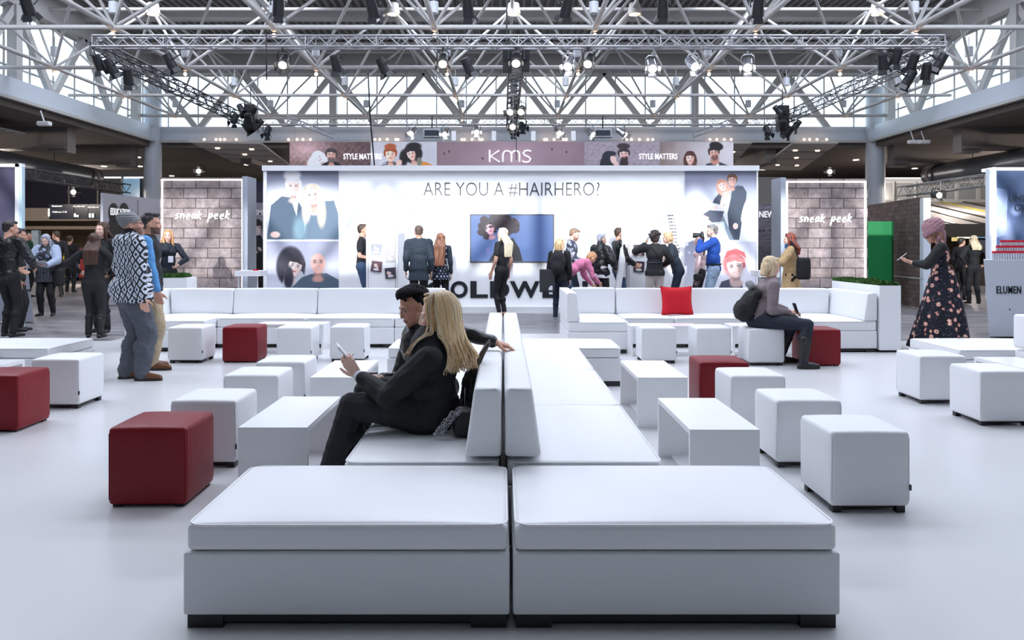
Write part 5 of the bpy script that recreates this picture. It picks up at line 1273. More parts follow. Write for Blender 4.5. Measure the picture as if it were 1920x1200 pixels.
    def pants(s, m, name='trousers', f=1.06, add=.014, fold=.005, end=.0, flare=.0, slim=1.0, extra=None):
        J, k, g = s.J, s.k, s.g; mb = MB()
        mb.ell(J['hip'], ((.165 if s.fem else .158)*k*f*g, .118*k*f*g, .125*k*f*g), None, nu=20, nv=12)
        for n in 'LR':
            mb.caps(J['hj'+n]+V(0,-.01,-.01), (.080+add)*k*g*slim, J['kn'+n], (.051+add)*k*g*slim); d = (J['ft'+n]-J['kn'+n]); 
            mb.caps(J['kn'+n], (.051+add)*k*g*slim, J['kn'+n]+d*(1-end), (.036+add+flare)*k*slim)
            mb.ell(J['kn'+n]+d*.35+V(0,-.02*k if d.z < -.1 else 0,0), (.05+add)*k*g*slim)
        if extra: extra(mb, s)
        me = remesh(mb, name, s.vox, 3, .6); folds(me, fold, 13, len(bpy.data.objects) % 13)
        return link(name, me, m, s.root)
    def shoes(s, m, name='shoe', boot=0, dirs=None, size=1.0, sole=None):
        k = s.k*size
        for i, n in enumerate('LR'):
            a = s.J['ft'+n]; d = V(*(dirs[i] if dirs else ((-.22 if n == 'L' else .22), 1, 0))).normalized(); mb = MB()
            b = V(a.x, a.y, a.z); gz = a.z-.045*s.h
            heel = V(a.x, a.y, gz+.032*k)-d*.028*k; toe = V(a.x, a.y, gz+.026*k)+d*.155*k; mid = V(a.x, a.y, gz+.034*k)+d*.06*k
            mb.caps(heel, .034*k, mid, .040*k); mb.caps(mid, .040*k, toe, .028*k); mb.caps(V(a.x, a.y, gz+.04*k), .036*k, V(a.x, a.y, a.z+.01+boot), (.042 if boot else .036)*k)
            if boot: mb.caps(V(a.x, a.y, a.z+.02), .050*k, a+ (s.J['kn'+n]-a).normalized()*(boot), .064*k)
            v = mb.v; mb.v = [(x, y, max(z, gz+.004)) for x, y, z in v]
            me = remesh(mb, name, max(.006, s.vox*.8), 2, .5); o = link(name, me, m, s.root)
            if sole is not None:
                sb = MB(); pts = []
                w_ = V(-d.y, d.x, 0)
                for (t, ww) in ((-.066,.016),(-.055,.032),(0,.036),(.07,.042),(.13,.036),(.17,.022),(.182,.008)): pts.append((t, ww))
                out = [V(a.x, a.y, 0)+d*t*k+w_*ww*k for t, ww in pts] + [V(a.x, a.y, 0)+d*t*k-w_*ww*k for t, ww in reversed(pts)]
                n_ = len(out); sb.add([(p.x, p.y, gz) for p in out]+[(p.x, p.y, gz+.02*k) for p in out], [tuple(range(n_))[::-1], tuple(range(n_, 2*n_))] + [(q, (q+1) % n_, n_+(q+1) % n_, n_+q) for q in range(n_)])
                sb.obj('sole', sole, o)
        return s
    def hair(s, style, col, col2=None, length=.3, name='hair', vol=1.0):
        k = s.k; HR = s.HR; hp = s.hp; mb = MB()
        e = lambda c, r: mb.ell(hp(*c), tuple(q*k*vol for q in r), HR, nu=20, nv=14)
        col2 = col2 or tuple(min(1, c*1.8+.02) for c in col)
        if style in ('short', 'gel'):
            e((0,-.030,.044), (.080,.088,.082)); e((0,-.060,.0), (.066,.050,.06)); e((0,.028,.096), (.056,.050,.026))
            if style == 'gel': e((.0,.03,.106), (.05,.052,.024)); e((.01,-.02,.110), (.055,.06,.024))
        elif style == 'curly':
            rs = random.Random(3)
            e((0,-.030,.045), (.098,.100,.096)); e((0,-.06,-.02), (.085,.06,.075))
            for q in range(46):
                a, b = rs.uniform(0, 6.28), rs.uniform(-.5, 1.4); p = (math.cos(a)*math.cos(b)*.105, -.03+math.sin(a)*math.cos(b)*.105, .045+math.sin(b)*.095)
                if p[1] > .035 and p[2] < .06: continue
                e(p, (.025,.025,.025))
        else:
            e((0,-.026,.040), (.084,.096,.088)); e((0,.020,.096), (.056,.044,.024)); e((0,-.055,-.02), (.078,.058,.09))
            for sx in (-1, 1): mb.caps(hp(sx*.070,.012,.045), .022*k, hp(sx*.078,.006,-.06), .022*k)
            if style in ('long', 'bob'):
                if style == 'bob':
                    for sx in (-1, 1): mb.caps(hp(sx*.072,.010,-.02), .026*k, hp(sx*.070,.004,-.105), .022*k)
                    for q in (-.045, 0, .045): mb.caps(hp(q,-.075,0), .04*k, hp(q,-.070,-.105), .032*k)
                else:
                    dn = s.T @ V(0,0,-1); 
                    for q in (-.065, -.035, 0, .035, .065):
                        a = hp(q,-.070 if abs(q) < .05 else -.04,-.03); b = s.J['neck'] + s.T @ (V(q*1.35, -.105-.02*s.g, -.02)*k); c = b + dn*(length-.10)*k
                        mb.caps(a, .038*k, b, .036*k); mb.caps(b, .036*k, c, .020*k)
                    for sx in (-1, 1): mb.caps(hp(sx*.076,.006,-.05), .024*k, s.J['neck']+s.T @ (V(sx*.085,.045,-.10)*k), .022*k)
        me = remesh(mb, name, max(.006, s.vox*.8), 2, .5)
        if style != 'curly': displace(me, .006*k, lambda p: noise.noise(Vector((p[0]*70, p[1]*70, p[2]*6))))
        else: displace(me, .006*k, lambda p: noise.noise(Vector((p[0]*50, p[1]*50, p[2]*50))))
        v = getv(me); t = np.array([noise.noise(Vector((p[0]*60, p[1]*60, p[2]*(5 if style != 'curly' else 60)))) for p in v])*.9+.5; t = np.clip(t, 0, 1)[:, None]
        setcol(me, np.array(col)*(1-t)+np.array(col2)*t)
        return link(name, me, M['hairm'], s.root)
    def bag(s, c, size, m, name='handbag', strap=None, rz=0):
        o = thing(name, '', 'bag', (0,0,0)); return o

def cl(name, c, rough=.8, bump=.25, bscale=120, var=.12, **k): return mat('cloth_'+name, c, rough, var=var, scale=5, bump=bump, bscale=bscale, **k)
K = dict(black=cl('black', (.009,.009,.011)), black2=cl('soft_black', (.014,.014,.018)), leather=mat('black_leather_jacket', (.010,.011,.013), .36, var=.2, bump=.5, bscale=30), navy=cl('navy', (.010,.015,.028)), grey=cl('grey_jeans', rgb(84,88,98)),
         jeans=cl('blue_jeans', rgb(60,84,116)), pale_jeans=cl('pale_jeans', rgb(150,172,196)), dark_jeans=cl('dark_jeans', rgb(32,44,64)), beige=cl('beige_trousers', rgb(178,160,132)), camel=cl('camel_coat', rgb(196,164,120)),
         taupe=cl('taupe_sweater', rgb(128,114,118), bscale=200), blue=cl('royal_blue_sweater', rgb(24,72,160)), pink=cl('pink_hoodie', rgb(226,132,168)), white=cl('white_cloth', rgb(225,228,235)), denim=cl('light_denim', rgb(170,182,206)),
         green=cl('dark_green_sweater', rgb(16,60,44)), coat=cl('slate_coat', rgb(44,54,66)), stone=cl('stone_trousers', rgb(196,188,182)), greyscarf=cl('dark_scarf', rgb(30,34,40)), lblue=cl('light_blue_shirt', rgb(86,148,206)),
         brown=mat('brown_shoe_leather', rgb(104,62,36), .38, var=.3, scale=20), sole=mat('dark_sole', (.02,.015,.012), .6), boot=mat('black_boot_leather', (.013,.013,.015), .45, var=.3, bump=.3, bscale=40), knit=cl('grey_knit', rgb(140,140,144), bump=.8, bscale=150), mauve=cl('mauve_knit', rgb(158,118,126), bump=.8, bscale=90))
def pattern(name, fn):
    m = bpy.data.materials.new(name); m.use_nodes = True; nt = m.node_tree; b = nt.nodes['Principled BSDF']; b.inputs['Roughness'].default_value = .85; fn(nt, b); return m
def N_(nt, op, a, b=None):
    n = nt.nodes.new('ShaderNodeMath'); n.operation = op
    for i, x in enumerate((a, b)):
        if x is None: continue
        if isinstance(x, (int, float)): n.inputs[i].default_value = x
        else: nt.links.new(x, n.inputs[i])
    return n.outputs[0]
def diamonds(fu, fv, freq, thr, c0, c1):
    def fn(nt, b):
        tc = nt.nodes.new('ShaderNodeTexCoord'); sp = nt.nodes.new('ShaderNodeSeparateXYZ'); nt.links.new(tc.outputs['Object'], sp.inputs[0])
        nz = nt.nodes.new('ShaderNodeTexNoise'); nz.inputs['Scale'].default_value = 60; nt.links.new(tc.outputs['Object'], nz.inputs['Vector'])
        h = N_(nt, 'ADD', N_(nt, 'MULTIPLY', sp.outputs[0], fu), N_(nt, 'MULTIPLY', sp.outputs[1], fu*.8))
        tri = lambda x: N_(nt, 'ABSOLUTE', N_(nt, 'SUBTRACT', N_(nt, 'FRACT', x), .5))
        d = N_(nt, 'ADD', tri(h), tri(N_(nt, 'MULTIPLY', sp.outputs[2], fv)))
        d = N_(nt, 'ADD', d, N_(nt, 'MULTIPLY', nz.outputs['Fac'], .10))
        s = N_(nt, 'GREATER_THAN', tri(N_(nt, 'MULTIPLY', d, freq)), thr)
        mx = nt.nodes.new('ShaderNodeMix'); mx.data_type = 'RGBA'; nt.links.new(s, mx.inputs[0]); mx.inputs[6].default_value = (*c0,1); mx.inputs[7].default_value = (*c1,1); nt.links.new(mx.outputs[2], b.inputs['Base Color'])
    return fn
K['diamond'] = pattern('black_white_diamond_knit', diamonds(13, 8.5, 2.0, .25, rgb(205,212,226), rgb(26,28,36)))
K['lattice'] = pattern('white_lattice_on_navy', diamonds(13, 9, 1.0, .33, rgb(30,36,58), rgb(225,228,240)))
def _camo(nt, b):
    tc = nt.nodes.new('ShaderNodeTexCoord'); nz = nt.nodes.new('ShaderNodeTexNoise'); nz.inputs['Scale'].default_value = 14; nt.links.new(tc.outputs['Object'], nz.inputs['Vector'])
    cr = nt.nodes.new('ShaderNodeValToRGB'); cr.color_ramp.interpolation = 'CONSTANT'; cr.color_ramp.elements[0].color = (*rgb(60,66,84),1); cr.color_ramp.elements[1].position = .5; cr.color_ramp.elements[1].color = (*rgb(150,156,172),1)
    e = cr.color_ramp.elements.new(.6); e.color = (*rgb(205,208,218),1); nt.links.new(nz.outputs['Fac'], cr.inputs[0]); nt.links.new(cr.outputs[0], b.inputs['Base Color'])
K['camo'] = pattern('grey_camouflage', _camo)
def _floral(nt, b):
    tc = nt.nodes.new('ShaderNodeTexCoord')
    v = nt.nodes.new('ShaderNodeTexVoronoi'); v.inputs['Scale'].default_value = 11.5; nt.links.new(tc.outputs['Object'], v.inputs['Vector'])
    nz = nt.nodes.new('ShaderNodeTexNoise'); nz.inputs['Scale'].default_value = 34; nt.links.new(tc.outputs['Object'], nz.inputs['Vector'])
    d = N_(nt, 'ADD', v.outputs['Distance'], N_(nt, 'MULTIPLY', nz.outputs['Fac'], .34))
    cr = nt.nodes.new('ShaderNodeValToRGB'); cr.color_ramp.interpolation = 'CONSTANT'; E = cr.color_ramp.elements
    E[0].color = (*rgb(120,50,48),1); E[1].position = .25; E[1].color = (*rgb(226,186,170),1)
    for p, c in ((.43, rgb(196,128,116)), (.51, rgb(12,14,30))): e = E.new(p); e.color = (*c,1)
    nt.links.new(d, cr.inputs[0])
    v2 = nt.nodes.new('ShaderNodeTexVoronoi'); v2.inputs['Scale'].default_value = 34; nt.links.new(tc.outputs['Object'], v2.inputs['Vector'])
    dot = N_(nt, 'LESS_THAN', v2.outputs['Distance'], .16); far = N_(nt, 'GREATER_THAN', d, .51)
    mx = nt.nodes.new('ShaderNodeMix'); mx.data_type = 'RGBA'; nt.links.new(N_(nt, 'MULTIPLY', dot, far), mx.inputs[0]); nt.links.new(cr.outputs[0], mx.inputs[6]); mx.inputs[7].default_value = (*rgb(140,150,180),1); nt.links.new(mx.outputs[2], b.inputs['Base Color'])
K['floral'] = pattern('dark_floral_print', _floral)
def _stripe(nt, b):
    tc = nt.nodes.new('ShaderNodeTexCoord'); sp = nt.nodes.new('ShaderNodeSeparateXYZ'); nt.links.new(tc.outputs['Object'], sp.inputs[0])
    s = N_(nt, 'GREATER_THAN', N_(nt, 'FRACT', N_(nt, 'MULTIPLY', sp.outputs[0], 18)), .8)
    mx = nt.nodes.new('ShaderNodeMix'); mx.data_type = 'RGBA'; nt.links.new(s, mx.inputs[0]); mx.inputs[6].default_value = (*rgb(66,68,76),1); mx.inputs[7].default_value = (*rgb(24,26,32),1); nt.links.new(mx.outputs[2], b.inputs['Base Color'])
K['stripe'] = pattern('grey_striped_knit', _stripe)

HD = math.radians
def at(px, Y): return (XP(px, Y), Y, 0)
BLK = (.012,.010,.010); BRN = (.045,.022,.014); BLO = rgb(206,170,120); GRY = rgb(120,118,120)
GHO = 'people standing at the booth wall'

def simple(label, px, Y, h, heading, topm, pantm, hairs, g=1.0, fem=True, head=(0,0), lean=0, armL=None, armR=None, topk={}, pantk={}, boot=0, shoe=None, skin=SK, vox=.011, legs=None, beard=None, z=0):
    f = Fig(label, at(px, Y), HD(heading), h, g, skin, vox, female=fem)
    if beard: f.beard = beard
    f.stand(lean=HD(lean), hipy=-.25*math.sin(HD(lean)) if lean > 20 else 0)
    if legs: f.legs(*legs)
    else: f.legs((-.055*h, .03, .045*h), (.06*h, -.03, .045*h))
    f.arm('L', *armL) if armL else f.hang('L'); f.arm('R', *armR) if armR else f.hang('R')
    f.head(HD(head[0]), HD(head[1])); f.body(); f.top(topm, **topk); f.pants(pantm, **pantk)
    st, c = hairs[0], hairs[1]; f.hair(st, c, *(hairs[2:]))
    f.shoes(shoe or K['boot'], 'boot' if boot else 'shoe', boot)
    return f

# ---------------------------------------------------------------- the seated pair on the middle sofa
def cuff(f, n, m, r0=.036, L=.05):
    wr, hd = f.hands[n][0], (f.J['wr'+n]-f.J['el'+n]).normalized()
    MB().path([wr-hd*(L+.01), wr-hd*L*.8, wr-hd*.012, wr-hd*.002], [r0*1.02, r0*1.05, r0*.98, r0*.9], n=20).obj('cuff', m, f.root)
def strands(f, name, n, colr, seedv, rootfn, m):
    rs = random.Random(seedv); mb = MB(); cols = []
    for i in range(n):
        pts, r = rootfn(rs, i/(n-1)); o = len(mb.v); ns = 6; mb.path(pts, [r*(1-.65*(j/(len(pts)-1))**2) for j in range(len(pts))], n=ns)
        t = rs.random(); base = np.array(colr[0])*(1-t)+np.array(colr[1])*t
        if rs.random() < .18: base = base*.55
        for j in range(len(pts)):
            q = j/(len(pts)-1); cols += [base*(.72+.28*math.sin(min(1, q*1.6)*PI/2))]*ns
        assert len(mb.v)-o == ns*len(pts)
    me = mb.mesh(name); setcol(me, np.array(cols)); return link(name, me, m, f.root)

# person faces -X: heading 90 deg; local +y = world -X, local +x = world +Y, local -x = camera side
bx, by = -.36, 4.10
b = Fig('blonde woman in long black cardigan sitting on the middle sofa, holding up a white phone', (bx, by, 0), HD(90), 1.66, 1.12, SKP, .0042)
# world(x,y) -> local (x_l = y-by, y_l = -(x-bx))
def W(x, y, z): return V(y-by, -(x-bx), z)
b.brow = rgb(110,80,60); b.nail = rgb(40,22,30)
b.sit(W(-.385, by, .50), W(-.36, by-.01, .865), W(-.80, by-.075, .535), W(-.84, by+.13, .50), W(-.955, by-.10, .080), W(-.86, by+.15, .080), roll=(1, -.10, 0))
b.arm('L', W(-.775, by-.03, .690), (-.5, .25, -1), hdir=W(-.86, by-.02, .80)-W(-.775, by-.03, .690), normal=(1, -.1, .25), curl=.42, thumb=-1)
b.arm('R', W(-.72, by+.14, .62), (.4, .2, -1), hdir=(-.3, 1, .3), normal=(0,-.3,1), curl=.3)
b.head(HD(-3), HD(8), 0, .03); b.body()
def bl_extra(mb, s):
    # long cardigan lying over lap and seat
    J = s.J; mb.caps(J['hip']+V(0,-.02,.02), .135, J['hjL']+V(-.0,.16,.02), .105); mb.caps(J['hip']+V(0,-.02,.0), .13, J['hjR']+V(.0,.14,.02), .10)
    mb.caps(J['hjL']+V(-.02,.02,-.03), .085, J['knL']+V(0,-.10,-.005), .075); mb.ell(J['waist']+V(0,-.0,0), (.165,.135,.16)); mb.ell(J['chest']+V(0,-.035,-.0), (.155,.115,.17))
    mb.ell(J['hip']+V(0,.06,-.015), (.17,.20,.085))
b.top(K['black'], 'cardigan', f=1.1, add=.014, fold=.010, extra=bl_extra, wrist=.05)
b.pants(K['black2'], 'trousers', add=.012, fold=.007, end=.05, flare=.006)
b.shoes(K['boot'], 'boot', .0, dirs=[(-.1,1,0),(.1,1,0)], sole=mat('white_shoe_sole', (.8,.8,.8), .5))
cuff(b, 'L', K['white'], .034, .055)
MB().path([b.J['neck']+V(.05*math.cos(a)*1.25, .058*math.sin(a)*1.2-.005, .018-.022*math.sin(a)) for a in [2*PI*i/24 for i in range(24)]], .017, closed=True, n=8).obj('shirt_collar', K['white'], b.root)
base_h = b.hair('plain', rgb(190,150,102), rgb(226,192,144))
def bl_strand(rs, t):
    # root on the parting line over the crown, falling over the camera side, back and far side to the chest
    th = -.78 + 3.75*rs.random()                      # angle round the head: -1.25 front-left ... back ... far side
    lay = rs.random(); k = b.k
    root = b.hp(-.012+.02*rs.random(), .055-.12*rs.random(), .124+.004*lay)
    a = PI + th*1.0                                   # PI = camera side (local -x)
    dx, dy = math.cos(a), -math.sin(a)
    dx, dy = math.cos(PI+th*.9), math.sin(PI+th*.9)
    R_ = .088+.016*lay
    p1 = b.hp(dx*.055, dy*.060-.018, .122+.004*lay); p2 = b.hp(dx*(R_-.004), dy*(R_+.010)-.018, .055); p3 = b.hp(dx*(R_+.004), dy*(R_+.012)-.018, -.035); 
    dn = V(0,0,-1); L = (.17+.09*rs.random())*(1 if dy < .3 else .9)
    sh = V(dx*.03, dy*.03-.01, 0)
    p4 = p3 + dn*L*.45 + sh*.5*rs.uniform(.6,1.2); p5 = p4 + dn*L*.35 + V(rs.uniform(-.02,.01), (-.02 if dy < .2 else .05)+rs.uniform(-.015,.02), 0); p6 = p5 + dn*L*.22 + V(rs.uniform(-.02,.02), (-.01 if dy < .2 else .05)+rs.uniform(-.02,.02), 0)
    if dy < 0 and dx > -.4: # over the back: lie on the shoulders
        p5.y -= .015; p6.y -= .02
    return [root, p1, p2, p3, p4, p5, p6], .0050
def cr(pts, m=4):
    out = []
    for i in range(len(pts)-1):
        p0, p1, p2, p3 = pts[max(i-1,0)], pts[i], pts[i+1], pts[min(i+2, len(pts)-1)]
        for j in range(m):
            t = j/m; out.append(.5*((2*p1)+(p2-p0)*t+(2*p0-5*p1+4*p2-p3)*t*t+(3*p1-p0-3*p2+p3)*t**3))
    out.append(pts[-1]); return out
SEG = [(b.J['neck'], b.J['shL'], .086), (b.J['neck'], b.J['shR'], .086), (b.J['chest'], b.J['neck'], .135), (b.J['waist'], b.J['chest'], .175), (b.J['shL'], b.J['elL'], .084)]
def push(p, o=.0):
    for a, c, r in SEG:
        ac = c-a; t = max(0, min(1, (p-a).dot(ac)/ac.length_squared)); q = a+ac*t; d = p-q
        if d.length < r+o: p = q+d.normalized()*(r+o)
    return p
def good_strand(rs, t):
    for _ in range(8):
        (p_, r_), o = bl_strand(rs, t), .004+.014*rs.random(); p_ = cr(p_, 3); q_ = [push(p, o) if i > 8 else p for i, p in enumerate(p_)]
        if max((a-b_).length for a, b_ in zip(p_, q_)) < .045: break
    return q_, r_
strands(b, 'hair_strands', 640, (rgb(212,170,116), rgb(252,232,196)), 11, good_strand, M['hair_s'])
ph = thing('phone', 'slim white phone held up by the blonde woman', 'phone', (0,0,0)); wr, hd, nm, cu, ts = b.hands['L']
pc = b.root.matrix_world if False else None
def to_world(f, p): return Matrix.Translation(f.root.location) @ Matrix.Rotation(f.root.rotation_euler.z, 4, 'Z') @ p
pw = to_world(b, wr + hd*.135 + nm*.030); ph.location = pw; ph.rotation_euler = (HD(18), HD(-38), HD(8))
MB().sbox((0,0,0), (.009,.070,.140), .0042, n=2, m=3).obj('case', M['phone'], ph); MB().box(-.0056,-.0047,-.031,.031,-.06,.06).obj('screen', M['phone_dark'], ph)

# dark haired woman
dx0, dy0 = -.52, 4.64
def W2(x, y, z): return V(y-dy0, -(x-dx0), z)
d_ = Fig('dark haired woman in black leather jacket sitting behind the blonde, arm along the sofa back', (dx0, dy0, 0), HD(90), 1.68, 1.0, SKD, .0042)
d_.brow = (.01,.008,.008); d_.nail = rgb(50,20,26); d_.lip = rgb(150,62,66)
d_.sit(W2(-.40, dy0, .50), W2(-.515, dy0-.02, .875), W2(-.83, dy0-.10, .52), W2(-.85, dy0+.12, .50), W2(-.86, dy0-.12, .080), W2(-.88, dy0+.14, .080), roll=(1, -.45, 0))
d_.J['shL'] = W2(-.39, dy0-.10, .82); d_.J['shR'] = W2(-.56, dy0+.13, .81)
d_.arm('L', W2(-.045, dy0+.13, .775), (1,0,.15), hdir=(.05,-1,-.30), normal=(.1,-.35,-1), curl=.38, thumb=1)
d_.arm('R', W2(-.72, dy0-.16, .60), (.2, .2, -1), hdir=(-.35, .9, .1), normal=(.1,-.1,1), curl=.30, thumb=1)
d_.head(HD(30), HD(22), HD(0), .045); d_.body()
def dk_collar(mb, s): mb.caps(s.J['neck']+V(0,-.01,-.02), .075, s.J['neck']+V(0,.01,.045), .068)
d_.top(K['leather'], 'jacket', f=1.0, add=.012, fold=.009, extra=dk_collar, wrist=.03)
d_.pants(K['black2'], 'trousers', add=.010); d_.shoes(K['boot'], 'shoe', 0, dirs=[(0,1,0),(.1,1,0)])
M['hairm_dark'] = attr_mat('dark_hair', .75, bump=.5, bscale=60, stretch=(8,8,1), spec=.1); d_.hair('gel', (.008,.007,.008), (.018,.015,.018)).data.materials[0] = M['hairm_dark']
def dk_strand(rs, t):
    a = rs.uniform(-1.35, 1.35); sx = math.sin(a); l = rs.random()
    return cr([d_.hp(.062*sx+.01, .078-.022*abs(sx), .058+.026*math.cos(a)), d_.hp(.074*sx, .052, .080+.038*math.cos(a)+.008*l), d_.hp(.079*sx, -.01, .078+.043*math.cos(a)+.004*l), d_.hp(.078*sx, -.075, .052+.036*math.cos(a)), d_.hp(.064*sx, -.116, .0+.02*math.cos(a)), d_.hp(.046*sx, -.108, -.06)], 3), .0065
strands(d_, 'hair_strands', 170, ((.008,.007,.009), (.022,.019,.024)), 5, dk_strand, attr_mat('dark_hair_strands', .7, spec=.1))
MB().path([d_.J['neck']+V(-.02,.075,.02), d_.J['chest']+V(-.03,.125,.02), d_.J['waist']+V(-.03,.13,.02)], .004).obj('zip', M['chrome'], d_.root)
p2 = thing('phone', 'dark phone resting in the dark haired woman\'s hand', 'phone', to_world(d_, d_.hands['R'][0]+d_.hands['R'][1]*.085+V(0,0,.030)), HD(20)); MB().sbox((0,0,0), (.13,.066,.009), .004, n=2, m=3).obj('case', M['phone_dark'], p2)

# backpack and quilted bag against the sofa back
bg = thing('handbag', 'olive grey handbag with leather straps leaning between the blonde and the sofa back', 'bag', (-.175, 4.24, .415), 0)
mb = MB(); mb.ell((0,0,.14), (.055,.13,.16)); mb.ell((-.01,0,.08), (.062,.14,.10)); mb.caps((0.02,-.08,.27), .035, (.02,.08,.27), .035)
me = remesh(mb, 'body', .006, 2); folds(me, .010, 22, 3); link('bag_body', me, mat('olive_grey_bag', (.035,.033,.030), .5, var=.3, bump=.5, bscale=40), bg)
for s_ in (-.05, .05): MB().path(cr([V(.02,s_-.03,.28), V(.05,s_-.02,.36), V(.10,s_,.43), V(.07,s_+.03,.37), V(.03,s_+.03,.28)], 5), .008, n=8).obj('strap', mat('brown_black_strap', (.03,.018,.014), .4), bg)
MB().path([(-.03, -.13+.0*i, .20-.02*i) for i in range(9)], .006, n=6).obj('chain', M['chrome'], bg)
q = thing('quilted_bag', 'small black bag with chain strap on the seat by the blonde woman\'s back', 'bag', (-.205, 3.93, .408), .15)
MB().sbox((0,0,.065), (.10,.12,.13), .02, (.006,.006,.01)).obj('bag_body', mat('black_quilted', (.012,.012,.014), .4, bump=.8, bscale=45), q)
rs = random.Random(2); c_ = MB()
for i in range(46):
    t = i/45; p = V(-.04-.10*t+.02*math.sin(i*1.3), -.075+.012*math.cos(i*1.7), .14-.12*t); c_.path([p+V(.0065*math.cos(a), .004*math.sin(a*2+i), .0065*math.sin(a)) for a in [2*PI*j/8 for j in range(8)]], .0024, n=5, closed=True)
c_.obj('chain_strap', M['chrome'], q)

# ---------------------------------------------------------------- woman in taupe sweater on the pouf (faces +X)
ox, oy = 3.13, 8.98
def W3(x, y, z): return V(-(y-oy), (x-ox), z)
w3 = Fig('blonde bobbed woman in taupe sweater sitting on a white pouf, facing right', (ox, oy, 0), HD(-90), 1.66, 1.05, SKP, .009)
w3.sit(W3(2.99, oy, .52), W3(3.155, oy, .985), W3(3.44, oy+.06, .50), W3(3.44, 8.62, .49), W3(3.28, oy+.02, .080), W3(3.37, 8.55, .080))
w3.arm('L', W3(3.36, oy+.0, .62), (-.3, .2, -1), hdir=(.2,1,-.1), normal=(0,0,-1)); w3.arm('R', W3(3.33, oy-.14, .60), (.2,-.3,-1), hdir=(-.2,1,-.1), normal=(0,0,-1))
w3.head(0, HD(14), 0, .05); w3.body(); w3.top(K['taupe'], 'sweater', f=1.08, add=.016, fold=.009, extra=lambda mb, s: mb.ell(s.J['waist']+V(0,-.03,-.03), (.16,.13,.15)))
w3.pants(K['navy'], 'trousers', add=.016); w3.shoes(K['boot'], 'boot', .24, dirs=[(.05,1,0),(-.05,1,0)], size=1.05, sole=K['sole']); w3.hair('bob', rgb(190,158,112), rgb(236,218,186))
p3 = thing('phone', 'black phone or wallet in the seated pouf woman\'s hands', 'phone', to_world(w3, w3.hands['R'][0]+V(0,.06,.06)), .3); p3.rotation_euler = (0, HD(-20), 0); MB().sbox((0,0,0), (.02,.07,.12), .005, n=2, m=2).obj('case', M['phone_dark'], p3)
bp2 = thing('backpack', 'black backpack hanging behind the taupe sweater woman\'s back', 'bag', (2.80, 8.95, .50), 0); bp2.rotation_euler = (0, HD(22), 0)
mb = MB(); mb.ell((0,0,.19), (.11,.15,.20)); mb.ell((-.05,0,.13), (.09,.13,.13)); mb.caps((.03,-.07,.36), .05, (.03,.07,.36), .05); me = remesh(mb, 'bag', .010, 2); folds(me, .008, 16, 2); link('bag_body', me, K['black'], bp2)
MB().path(cr([V(.05,-.05,.38), V(.11,-.04,.46), V(.12,.04,.46), V(.05,.05,.38)], 4), .012).obj('strap', mat('rust_leather', rgb(112,50,36), .5), bp2)
gb = thing('grey_scarf', 'grey scarf bundle on the backpack', 'scarf', (2.93, 9.0, .90), 0); mb = MB(); [mb.ell((.03*math.cos(i), .05*math.sin(i*2), .02*i-.03), .045) for i in range(4)]; me = remesh(mb, 's', .010, 2); folds(me, .01, 25, 1); link('cloth', me, K['knit'], gb)

# ---------------------------------------------------------------- standing men at left
f4 = Fig('man in grey beanie and black and white diamond patterned hooded jacket, standing at left', at(248, 7.86), HD(-46), 1.73, 1.26, SK, .0075, female=False)
f4.beard = rgb(90,66,56); f4.stand(lean=HD(-2)).legs((-.13, -.02, .078), (.11, .06, .078)); f4.arm('L', (-.25, .10, .92), (-1,-.35,0), hdir=(.5,.4,-.8), normal=(1,0,0), curl=.5); f4.arm('R', (.22,.02,.84), (.4,-1,0), hdir=(0,.3,-1), normal=(-1,.2,0), curl=.3)
f4.head(HD(-30), HD(-8), 0, .03); f4.body()
def hood(mb, s): mb.ell(s.J['neck']+V(0,-.07,-.03), (.13,.09,.09)); mb.ell(s.J['waist']+V(0,.03,-.03), (.19,.155,.18)); mb.ell(s.J['hip']+V(0,-.015,.04), (.255,.215,.15))
f4.top(K['diamond'], 'jacket', f=1.12, add=.024, fold=.014, hem=(.80, .24, .195), extra=hood)
f4.pants(K['grey'], 'trousers', add=.026, fold=.013, flare=.012); f4.shoes(K['brown'], 'shoe', 0, size=1.12, sole=K['sole'], dirs=[(.45,.9,0),(.7,.7,0)])
mb = MB(); mb.caps(f4.J['neck']+V(0,-.01,-.01), .086, f4.hp(0,-.03,-.085), .078); mb.ell(f4.J['neck']+V(0,.05,-.0), (.08,.05,.05)); me = remesh(mb, 'scarf', .008, 2); folds(me, .012, 18, 2); link('scarf', me, K['greyscarf'], f4.root)
mb = MB(); mb.ell(f4.hp(0,-.030,.052), (.090,.105,.086), f4.HR); mb.ell(f4.hp(0,-.085,.085), (.06,.06,.055), f4.HR); mb.ell(f4.hp(0,-.01,.028), (.090,.102,.03), f4.HR @ Matrix.Rotation(.18, 3, 'X')); me = remesh(mb, 'beanie', .007, 2); displace(me, .004, lambda p: math.sin(p[2]*260)); link('beanie', me, K['knit'], f4.root)
gl_ = MB()
for sx in (-1, 1): gl_.path([f4.hp(sx*(.032+.021*math.cos(a)), .098-.008*abs(math.cos(a)), .002+.016*math.sin(a)) for a in [2*PI*i/12 for i in range(12)]], .0016, closed=True); gl_.path([f4.hp(sx*.053,.094,.006), f4.hp(sx*.078,0,.004)], .0018)
gl_.obj('glasses', M['black'], f4.root)
f5 = Fig('bearded man in black vest over light blue sleeves standing just behind the beanie man', at(280, 8.55), HD(-75), 1.76, 1.0, SKD, .009, female=False)
f5.beard = (.02,.014,.012); f5.stand().legs((-.1,-.02,.079), (.1,.05,.079)); f5.arm('R', (.24,.13,.84), (.3,-1,0), hdir=(0,.2,-1), normal=(-1,0,0), curl=.6); f5.hang('L'); f5.head(HD(-4), 0); f5.body()
